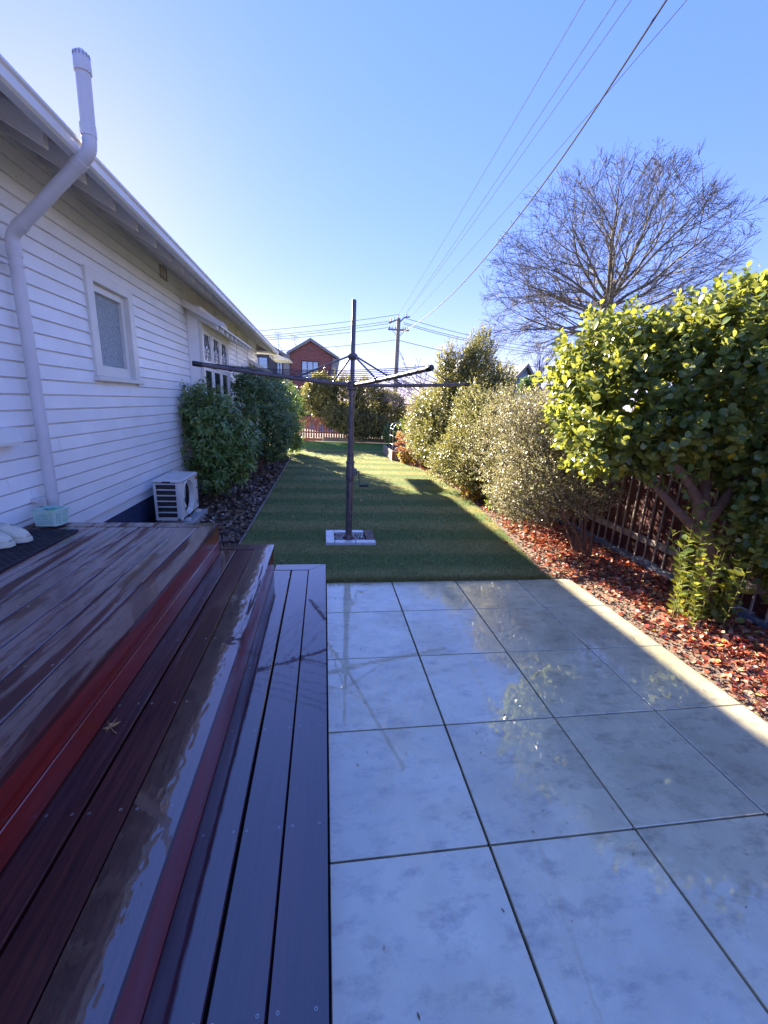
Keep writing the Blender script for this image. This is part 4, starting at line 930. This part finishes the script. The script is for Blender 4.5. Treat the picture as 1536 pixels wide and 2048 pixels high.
# far hedge and picket fence
m_hd = leaf_mat('hedge_leaf', [(0, (0.08, 0.105, 0.04)), (.6, (0.17, 0.19, 0.075)), (1, (0.32, 0.30, 0.12))], 0.35, 0.35, (0.42, 0.36, 0.06), 0.6)
hb = [(-.1, 17.9, 1.75, .75, .6, .75), (.8, 18.0, 1.55, .9, .65, 1.0), (1.8, 18.0, 1.55, .9, .65, .95), (2.7, 18.2, 1.3, .8, .65, .85), (.3, 17.7, 1.1, .7, .5, .5), (1.5, 17.7, .9, .9, .45, .4), (-.2, 18, 2.2, .5, .5, .4), (1.0, 17.0, .75, .55, .3, .5), (2.0, 17.0, .7, .6, .3, .45), (.35, 17.1, .9, .4, .3, .35), (1.5, 16.95, .45, .4, .25, .3)]
shrub('tall clipped hedge standing at the far end of the lawn over the picket fence', (1.0, 17.95, 0), hb, 51, 8500, 10, .25, .075, m_hd, nst=9, name='tall_hedge', cat='hedge', up=.6, depth=.4)
shrub('small dark shrub at the right end of the picket fence', (2.9, 16.4, 0), [(2.75, 16.4, .42, .45, .4, .42)], 52, 600, 8, .15, .07, m_l2, nst=4, name='dark_shrub')
shrub('dark mass of foliage between the farthest left shrub and the hedge', (-1.5, 18.0, 0), [(-1.4, 18.0, 1.1, .6, .5, .9), (-2.2, 18.2, 1.3, .7, .6, 1.0)], 53, 1800, 9, .25, .09, m_l3, nst=4, name='dark_shrub')
m_pk = simple('red_brown_picket', (0.23, 0.075, 0.045), 0.65, var=0.3, nscale=3, stretch=(6, 6, 1)); 
pf = thing('picket_fence', 'red brown timber picket fence under the hedge at the far end of the lawn', 'fence', (1.0, 17.1, 0))
pk = MB().prism([(-.034, 0), (.034, 0), (.034, .78), (.018, .83), (-.018, .83), (-.034, .78)], 'y', -.009, .009).mesh('picket', m_pk)
for k in range(48): link('picket', pk, pf, (-1.9+k*.1, 17.1, 0.12+rr_.uniform(-.015, .015)))
for z in (.3, .72): MB().box(-1.95, 17.11, z, 2.9, 17.15, z+.06, .004).build('picket_rail', m_pk, pf)
MB().box(-1.95, 17.06, 0, -.05, 17.10, .11, .004).build('plinth_board', m_pk, pf)
MB().box(-.04, 17.02, 0, 2.9, 17.09, .16, .006).build('plinth_board', simple('grey_sleeper', (0.16, 0.13, 0.11), .8), pf)

# planter box with hydrangea
m_pl = simple('weathered_planter', (0.34, 0.27, 0.22), 0.75, var=0.3, nscale=4, stretch=(2, 2, 12), bmp=.2); m_plr = simple('red_planter_end', (0.25, 0.09, 0.05), 0.7, var=.3)
pl = thing('planter_box', 'weathered timber raised planter box at the far right corner of the lawn', 'planter', (2.4, 12.7, 0))
for z in (0.0, .135):
    MB().box(1.93, 11.80, z, 1.965, 13.7, z+.13, .004).build('side_board', m_pl, pl)
    MB().box(2.0, 11.775, z, 2.95, 11.81, z+.13, .004).build('end_board', m_pl, pl)
MB().box(1.925, 11.765, 0, 1.998, 11.798, .268, .004).build('corner_post', m_plr, pl)
MB().box(1.966, 11.812, 0, 2.95, 13.7, .22).build('soil', DEEP, pl)
hyd = thing('dried_hydrangea', 'dried hydrangea with brown mophead flowers in front of the planter box', 'flowers', (2.25, 11.5, 0))
m_head = leaf_mat('dried_petal', [(0, (0.20, 0.08, 0.045)), (.5, (0.38, 0.16, 0.09)), (1, (0.52, 0.28, 0.16))], .7, .35, (0.6, 0.28, 0.12))
rh = np.random.default_rng(9); stem = MB()
m_hl = leaf_mat('autumn_hydrangea_leaf', [(0, (0.25, 0.10, 0.03)), (.5, (0.45, 0.25, 0.04)), (1, (0.25, 0.27, 0.05))], .5, .4, (.6, .4, .04))
hp = []
for k in range(44):
    x, y, z = rh.uniform(2.03, 2.75), rh.uniform(10.9, 12.3), rh.uniform(.25, .95)
    if z > .75 and rh.uniform() < .45: z *= .7
    n = 46; u_ = norm(rh.normal(0, 1, (n, 3))); u_[:, 2] = np.abs(u_[:, 2])*1.2-.25; u_ = norm(u_); R_ = rh.uniform(.07, .105)
    P_ = np.array([x, y, z])+u_*R_*np.array([1, 1, .75]); V, Fc = scatter(P_, norm(np.cross(u_, rh.normal(0, 1, (n, 3)))), u_, np.full(n, .036), *LEAF_SMALL, W=np.full(n, .06))
    np_mesh('flower_head', V, Fc, m_head, hyd); stem.tube([(2.25+(x-2.25)*.6, 11.5+(y-11.5)*.7, 0), (x, y, z*.6), (x, y, z)], .006, 4)
stem.build('stems', TWIGB, hyd, kind='stuff')
P, D, N, S, sg = crown(61, [(2.3, 11.45, .22, .30, .5, .22)], 60, 5, .12, .07); V, Fc = scatter(P, D, N, S, *LEAF_OVAL); np_mesh('foliage', V, Fc, m_hl, hyd, 'stuff')
arch = MB(); arch.tube([(2.02, 12.3, .2)]+[(2.25-.23*math.cos(q), 12.3, .85+.18*math.sin(q)) for q in np.linspace(0, math.pi, 9)]+[(2.48, 12.3, .2)], .007, 5)
arch.tube([(2.02, 12.9, .2)]+[(2.25-.23*math.cos(q), 12.9, .85+.18*math.sin(q)) for q in np.linspace(0, math.pi, 9)]+[(2.48, 12.9, .2)], .007, 5)
for z in (.4, .65, .85): arch.tube([(2.02, 12.3, z), (2.02, 12.9, z)], .005, 4)
tagp(arch.build('wire_trellis', GALV), 'thin curved wire trellis standing in the planter box', 'trellis')
shrub('yellow green climbing plant on the wire trellis', (2.25, 12.5, .2), [(2.28, 12.5, .75, .16, .25, .42)], 62, 60, 6, .12, .05, m_or and leaf_mat('climber_leaf', [(0, (0.12, 0.2, 0.02)), (1, (0.4, 0.4, 0.05))], .4, .45), nst=3, name='climbing_plant', cat='plant')

# ------------------------------------------------------------------ bare trees
def bare_tree(name, label, base, trunk_pts, r0, limbs, levels, seed, mat, spread=0.6, gravity=0.0, twig_min=.007, cat='tree', group=None, env=None, wander=.13):
    o = thing(name, label, cat, base, group); rs = random.Random(seed)
    tr = MB().tube(trunk_pts, [r0*(1-.35*i/(len(trunk_pts)-1)) for i in range(len(trunk_pts))], 12); tr.build('trunk', mat, o, smooth=True)
    big, fine = MB(), []
    def grow(p, d, L, r, lv):
        n = 4 if lv > 1 else 3; pts = [p]; q = p.copy(); dd = d.copy()
        for i in range(n):
            dd = (dd+Vector((rs.gauss(0, wander), rs.gauss(0, wander), rs.gauss(0, wander*.8)+gravity*(1 if lv < 2 else .4)))).normalized(); q = q+dd*(L/n)
            if env and (q-env[0]).length > env[1]*(1+rs.uniform(-.08, .06)) and len(pts) > 1: break
            pts.append(q.copy())
        n = len(pts)-1
        rr = [max(twig_min*.6, r*(1-.6*i/n)) for i in range(n+1)]
        (big if lv >= 2 else small).tube(pts, rr, 6 if lv >= 3 else (4 if lv == 2 else 3), False)
        if lv == 0: return
        kids = {4: 6, 3: 5, 2: 4, 1: 3}[lv]
        for k in range(kids):
            t = rs.uniform(.25, 1.0) if k else 1.0; f = t*n; i = min(n-1, int(f)); pos = pts[i].lerp(pts[i+1], f-i); loc = (pts[i+1]-pts[i]).normalized()
            side = loc.orthogonal().normalized(); side.rotate(Matrix.Rotation(rs.uniform(0, 6.28), 3, loc))
            nd = (loc+side*(spread*rs.uniform(.6, 1.35) if k else .15)+Vector((0, 0, .04))).normalized()
            grow(pos, nd, L*rs.uniform(.45, .68), max(twig_min, r*(1-.6*t)*.62), lv-1)
    small = MB()
    for (p, d, L, r) in limbs: grow(Vector(p), Vector(d).normalized(), L, r, levels)
    big.build('limbs', mat, o, smooth=True); small.build('twigs', mat, o, kind='stuff', recalc=False); return o
TB = simple('winter_bark', (0.115, 0.10, 0.08), 0.85, var=0.25, nscale=4)
bx, by = 9.3, 14.0; rs = random.Random(77); limbs = []
NL = 26
for k in range(NL):
    zz = -.02+.98*((k+.5)/NL); a = k*2.39996+rs.uniform(-.15, .15); c_ = math.sqrt(max(0, 1-zz*zz))
    limbs.append(((bx, by, 4.5+.9*zz+rs.uniform(-.1, .1)), (math.cos(a)*c_, math.sin(a)*c_, zz), 2.7*rs.uniform(.9, 1.1), .05))
for a in (175, 195, 215): limbs.append(((bx, by, 4.1), (math.cos(math.radians(a)), math.sin(math.radians(a)), -.02), 2.7, .05))
bare_tree('large_bare_tree', 'large leafless tree with a wide fan of branches beyond the fence', (bx, by, 0), [(bx, by, -.02), (bx+.05, by, 2), (bx-.05, by, 4), (bx, by, 5.6)], .27, limbs, 4, 5, TB, .75, -.005, .0055, env=(Vector((bx-.35, by, 5.1)), 3.9), wander=.10)
sx, sy = 3.6, 15.6; limbs = []
for k in range(9):
    a = math.radians(100+rs.uniform(0, 190)); e = math.radians(rs.uniform(-5, 60)); limbs.append(((sx, sy, 1.5+.06*k), (math.cos(a)*math.cos(e), .5*math.sin(a)*math.cos(e), math.sin(e)), rs.uniform(.75, 1.05), .028))
bare_tree('small_bare_tree', 'small pale leafless tree with crooked twigs at the far right corner of the lawn', (sx, sy, 0), [(sx, sy, -.02), (sx-.05, sy, 1), (sx, sy, 2.0)], .07, limbs, 3, 8, simple('pale_bark', (0.30, 0.25, 0.23), .8), .8, 0, .007)
limbs = [((14.5, 28, 2+.4*k), (math.cos(k*2.4)*.5, math.sin(k*2.4)*.5, 1.0), 1.5, .06) for k in range(6)]
bare_tree('slender_bare_tree', 'slender leafless tree far beyond the fence beside the dark conifer', (14.5, 28, 0), [(14.5, 28, -.02), (14.5, 28, 2), (14.6, 28, 3.4)], .10, limbs, 3, 9, TB, .5, 0, .012)
# dark conifer beyond
shrub('dark bushy conifer far beyond the fence left of the slender bare tree', (12.9, 26, 0), [(12.9, 26, 1.8, .8, .8, 1.1), (12.6, 26, 2.9, .4, .4, .6), (13.3, 26, 2.2, .6, .6, .7)], 71, 700, 8, .4, .16, m_l3, nst=3, name='conifer', cat='tree', up=.8)

# ------------------------------------------------------------------ buildings beyond
m_brick, nt, b, _ = new_mat('red_brick'); tc = node(nt, 'ShaderNodeTexCoord'); mp = node(nt, 'ShaderNodeMapping'); mp.inputs['Rotation'].default_value = (math.radians(90), 0, 0)
nt.links.new(tc.outputs['Object'], mp.inputs['Vector']); bt_ = node(nt, 'ShaderNodeTexBrick'); nt.links.new(mp.outputs[0], bt_.inputs['Vector'])
bt_.inputs['Color1'].default_value = (0.26, 0.075, 0.055, 1); bt_.inputs['Color2'].default_value = (0.17, 0.045, 0.04, 1); bt_.inputs['Mortar'].default_value = (0.26, 0.16, 0.14, 1)
bt_.inputs['Scale'].default_value = 1.0; bt_.inputs['Brick Width'].default_value = .30; bt_.inputs['Row Height'].default_value = .11; bt_.inputs['Mortar Size'].default_value = .012
nt.links.new(bt_.outputs[0], b.inputs['Base Color']); b.inputs['Roughness'].default_value = .8
m_dkc = simple('dark_cladding', (0.045, 0.045, 0.06), .5, nscale=1, stretch=(12, 1, .2)); m_rooft = simple('grey_roof_edge', (0.20, 0.20, 0.19), .4)
m_skyg, nt, b, _ = new_mat('window_glass'); b.inputs['Base Color'].default_value = (0.25, 0.33, 0.42, 1); b.inputs['Roughness'].default_value = .06; b.inputs['Metallic'].default_value = .6
def window(parent, x0, x1, z0, z1, y, n, mat=BLACK):
    f = MB(); t = .07
    f.box(x0, y-.06, z0, x0+t, y+.02, z1).box(x1-t, y-.06, z0, x1, y+.02, z1).box(x0+t+.001, y-.06, z1-t, x1-t-.001, y+.02, z1).box(x0+t+.001, y-.06, z0, x1-t-.001, y+.02, z0+t)
    for k in range(1, n): c = x0+(x1-x0)*k/n; f.box(c-t/2, y-.055, z0+t+.001, c+t/2, y+.02, z1-t-.001)
    w = f.build('window', mat, parent); MB().box(x0+.02, y-.02, z0+.02, x1-.02, y-.005, z1-.02).build('pane', m_skyg, w)
bb = thing('brick_townhouse', 'red brick gabled townhouse with a grey metal roof edge beyond the hedge', 'house', (-1, 40, 0))
gx0, gx1, ax_, gz, az_ = -3.05, 1.0, -1.25, 5.0, 6.62
MB().prism([(gx0, -.03), (gx1, -.03), (gx1, gz+.25), (ax_, az_), (gx0, gz+.45)], 'y', 40, 50).build('wall', m_brick, bb)
MB().prism([(gx0-.25, gz+.35), (ax_, az_-.02), (gx1+.3, gz+.15), (gx1+.35, gz+.35), (ax_, az_+.24), (gx0-.3, gz+.55)], 'y', 39.7, 50.2).build('roof', m_rooft, bb)
MB().box(gx0-.55, 39.8, -.03, gx0-.02, 40.4, gz+.4).build('pier', m_rooft, bb)
MB().prism([(gx1-.55, 3.5), (gx1+.02, 3.4), (gx1+.35, gz+.12), (gx1-.25, gz+.3)], 'y', 39.75, 39.98).build('side_trim', m_rooft, bb)
window(bb, -2.05, -.52, 3.45, 4.95, 39.98, 3)
db = thing('dark_townhouse', 'dark clad townhouse with sloping roof between the white house and the brick gable', 'house', (-6, 40, 0))
MB().prism([(-9, -.03), (-3.65, -.03), (-3.65, 5.35), (-6.6, 6.9), (-9, 6.9)], 'y', 40.4, 50).build('wall', m_dkc, db)
MB().prism([(-3.45, 5.2), (-6.6, 6.9), (-9, 6.9), (-9, 7.12), (-6.5, 7.12), (-3.4, 5.45)], 'y', 40.1, 50).build('roof', m_rooft, db)
window(db, -6.6, -5.0, 3.9, 5.1, 40.38, 2); window(db, -4.25, -3.72, 3.4, 5.3, 40.38, 2)
def antenna(x, z, h, label):
    m_ = MB().tube([(x, 42, z-.3), (x, 42, z+h)], .03, 5)
    for k, L in ((1.0, .35), (.85, .28), (.7, .35)): m_.tube([(x-L, 42, z+h*k), (x+L, 42, z+h*k)], .018, 4)
    m_.tube([(x, 42, z+h*.4), (x+.45, 42, z-.2)], .018, 4)
    tagp(m_.build('antenna', GALV), label, 'antenna', 'rooftop antennas')
antenna(-4.25, 5.9, 1.5, 'taller television antenna on the roof of the dark townhouse'); antenna(-2.75, 6.2, 1.0, 'shorter television antenna behind the left slope of the brick gable')
sh_ = thing('tiled_garage', 'small garage with an orange tiled roof beyond the planter box', 'garage', (4.6, 23, 0))
MB().box(3.6, 22.3, -.03, 6.2, 24, 1.05).build('wall', simple('garage_wall', (0.10, 0.10, 0.14), .7), sh_)
MB().prism([(22.0, 1.28), (23.2, 1.62), (24.3, 1.28), (24.3, 1.2), (22.0, 1.2)], 'x', 3.9, 6.4).build('roof', simple('orange_tile', (0.45, 0.13, 0.06), .7, var=.25, nscale=5), sh_)
MB().box(3.6, 21.9, 1.06, 6.4, 22.28, 1.14).build('fascia', TRIM, sh_)
nb = thing('blue_grey_house', 'blue grey gabled house glimpsed beyond the fence behind the tallest shrub', 'house', (11, 30, 0))
MB().prism([(9.5, -.03), (14.2, -.03), (14.2, 2.2), (13.2, 4.3), (11.8, 2.6), (9.5, 2.6)], 'y', 27.5, 36).build('wall', simple('blue_grey_paint', (0.20, 0.27, 0.36), .6), nb)
MB().prism([(11.6, 2.4), (13.2, 4.35), (14.6, 2.4), (14.7, 2.55), (13.2, 4.55), (11.5, 2.55)], 'y', 27.2, 36).build('roof', m_rooft, nb)
MB().prism([(9.6, 2.4), (11.4, 2.4), (11.4, 4.4), (10.5, 5.2), (9.6, 4.4)], 'y', 31, 36).build('upper_wall', simple('pale_paint', (0.3, 0.33, 0.38), .6), nb)
ct = thing('carport', 'low carport with a white fascia beyond the fence behind the pale shrubs', 'carport', (6.6, 12.5, 0))
MB().box(4.6, 12, 1.86, 9.2, 16, 1.95).build('roof', m_rooft, ct); MB().box(4.58, 11.95, 1.85, 9.22, 11.99, 1.99).build('fascia', TRIM, ct)
for x in (4.8, 6.9, 9.0): MB().box(x-.05, 12.1, -.03, x+.05, 12.2, 1.855).build('post', TRIM, ct)
MB().box(4.7, 15.8, -.03, 9.1, 15.9, 1.855).build('back_wall', simple('carport_wall', (0.09, 0.04, 0.04), .8), ct)

# ------------------------------------------------------------------ power pole and wires
px_, py_ = 4.92, 30.0
m_pole = simple('weathered_pole', (0.21, 0.20, 0.16), .85, var=.25, nscale=2, stretch=(6, 6, .6))
po = thing('power_pole', 'weathered timber power pole with crossarms beyond the hedge', 'power pole', (px_, py_, 0))
MB().tube([(px_, py_, -.03), (px_, py_, 7.15)], [.17, .125], 14).build('post', m_pole, po, smooth=True)
MB().box(px_-.72, py_-.17, 6.36, px_+.72, py_-.10, 6.47, .008, rot=-.05).build('crossarm', m_pole, po)
MB().tube([(px_-.72, py_-.2, 6.78), (px_-.3, py_-.15, 6.95), (px_, py_-.14, 7.1)], .05, 6).tube([(px_+.08, py_-.14, 6.92), (px_+.35, py_-.15, 7.2), (px_+.72, py_-.15, 7.27)], .05, 6).build('upper_crossarm', m_pole, po)
ins = MB()
for x in (-.62, -.45, -.22, .3, .45, .6): ins.lathe((px_+x, py_-.135, 6.47), [(.025, 0), (.045, .03), (.03, .06), (.045, .09), (.02, .13)], 8)
for x, z in ((-.05, 7.15), (.5, 7.28), (-.55, 6.9), (-.35, 6.95)): ins.lathe((px_+x, py_-.13, z), [(.025, 0), (.05, .05), (.03, .10), (.04, .15), (.02, .22)], 8)
ins.build('insulators', simple('ceramic', (0.07, 0.06, 0.06), .3), po, kind='stuff')
MB().tube([(px_-.42, py_-.14, 6.38), (px_-.12, py_-.12, 6.05)], .018, 4).tube([(px_+.42, py_-.14, 6.38), (px_+.12, py_-.12, 6.05)], .018, 4).build('arm_brace', GALV, po)
m_wire = simple('wire_black', (0.012, 0.012, 0.015), .6, spec=.25); m_wire2 = simple('wire_grey', (0.03, 0.034, 0.05), .7, spec=.15)
def wire(a, b_, sag, r, mat, label, group=None, n=40, name='overhead_wire'):
    a, b_ = Vector(a), Vector(b_); m_ = MB().tube([a.lerp(b_, t)-Vector((0, 0, sag*4*t*(1-t))) for t in np.linspace(0, 1, n)], r, 5)
    return tagp(m_.build(name, mat, smooth=True), label, 'power line', group)
def smooth_pts(P, n=8):
    P = [Vector(p) for p in P]; out = []
    for i in range(len(P)-1):
        p0, p1, p2, p3 = P[max(0, i-1)], P[i], P[i+1], P[min(len(P)-1, i+2)]
        for k in range(n):
            t = k/n; out.append(.5*((2*p1)+(p2-p0)*t+(2*p0-5*p1+4*p2-p3)*t*t+(3*p1-p0-3*p2+p3)*t**3))
    return out+[P[-1]]
svc = MB().tube(smooth_pts([(4.98, 29.9, 6.18), (4.88, 24, 5.80), (4.72, 18, 5.62), (4.59, 13.44, 5.74), (4.5, 9.38, 6.21), (4.44, 6.49, 6.9), (4.38, 3.5, 7.75), (4.3, -1, 9.2)]), .016, 6).build('overhead_wire', m_wire, smooth=True)
tagp(svc, 'thick black service cable sagging over the garden from the power pole', 'power line')
for (lb, A_, P_) in (('leftmost thin power line running over the garden from the pole top', (4.87, 29.86, 7.36), (3.72, 7.33, 7.4)), ('second thin power line from the left running over the garden from the pole', (5.15, 29.86, 7.2), (4.16, 7.24, 7.4)), ('thin power line just left of the thick black cable over the garden', (5.42, 29.86, 7.5), (4.37, 7.2, 7.4)), ('thin power line right of the thick black cable, crossing the bare tree', (5.64, 29.86, 7.25), (5.05, 6.92, 7.3))):
    A_, P_ = Vector(A_), Vector(P_); yb = -8; t = (A_.y-P_.y)/(A_.y-yb); sg = .28
    B_ = A_+(P_+Vector((0, 0, sg*4*t*(1-t)))-A_)/t
    wire(A_, B_, sg, .0062, m_wire2, lb, 'thin power lines over the garden')
for lb, z0, z1, yy in (('topmost', 7.37, 5.85, 29.87), ('second from top', 6.95, 5.52, 29.86), ('third from top', 6.80, 5.38, 29.84), ('fourth from top', 6.55, 5.25, 29.83)):
    x0 = px_-.5 if z0 < 7.2 else px_-.05; t = (x0+4.2)/(x0+14); sg = .35
    wire((x0, yy, z0), (-14, 31, z0+(z1+sg*4*t*(1-t)-z0)/t), sg, .014, m_wire2, lb+' of the distant power lines running left from the pole above the townhouses', 'power lines left of the pole')
wire((px_-.1, 29.85, 5.78), (-16, 30.5, 4.0), .5, .014, m_wire2, 'lowest distant cable running left from the middle of the power pole')
for lb, z0, z1, yy in (('topmost', 7.2, 5.75, 29.87), ('middle one', 6.9, 5.6, 29.86), ('lowest', 6.8, 5.35, 29.85)):
    wire((px_+.3, yy, z0), (30, 33, z1+1.4), 1.1, .016, m_wire2, lb+' of three power lines running right from the crossarms behind the tallest shrub', 'power lines right of the pole')
wire((px_+.1, 29.85, 5.75), (30, 31, 5.2), .9, .018, m_wire, 'lowest distant cable running right from the middle of the power pole')
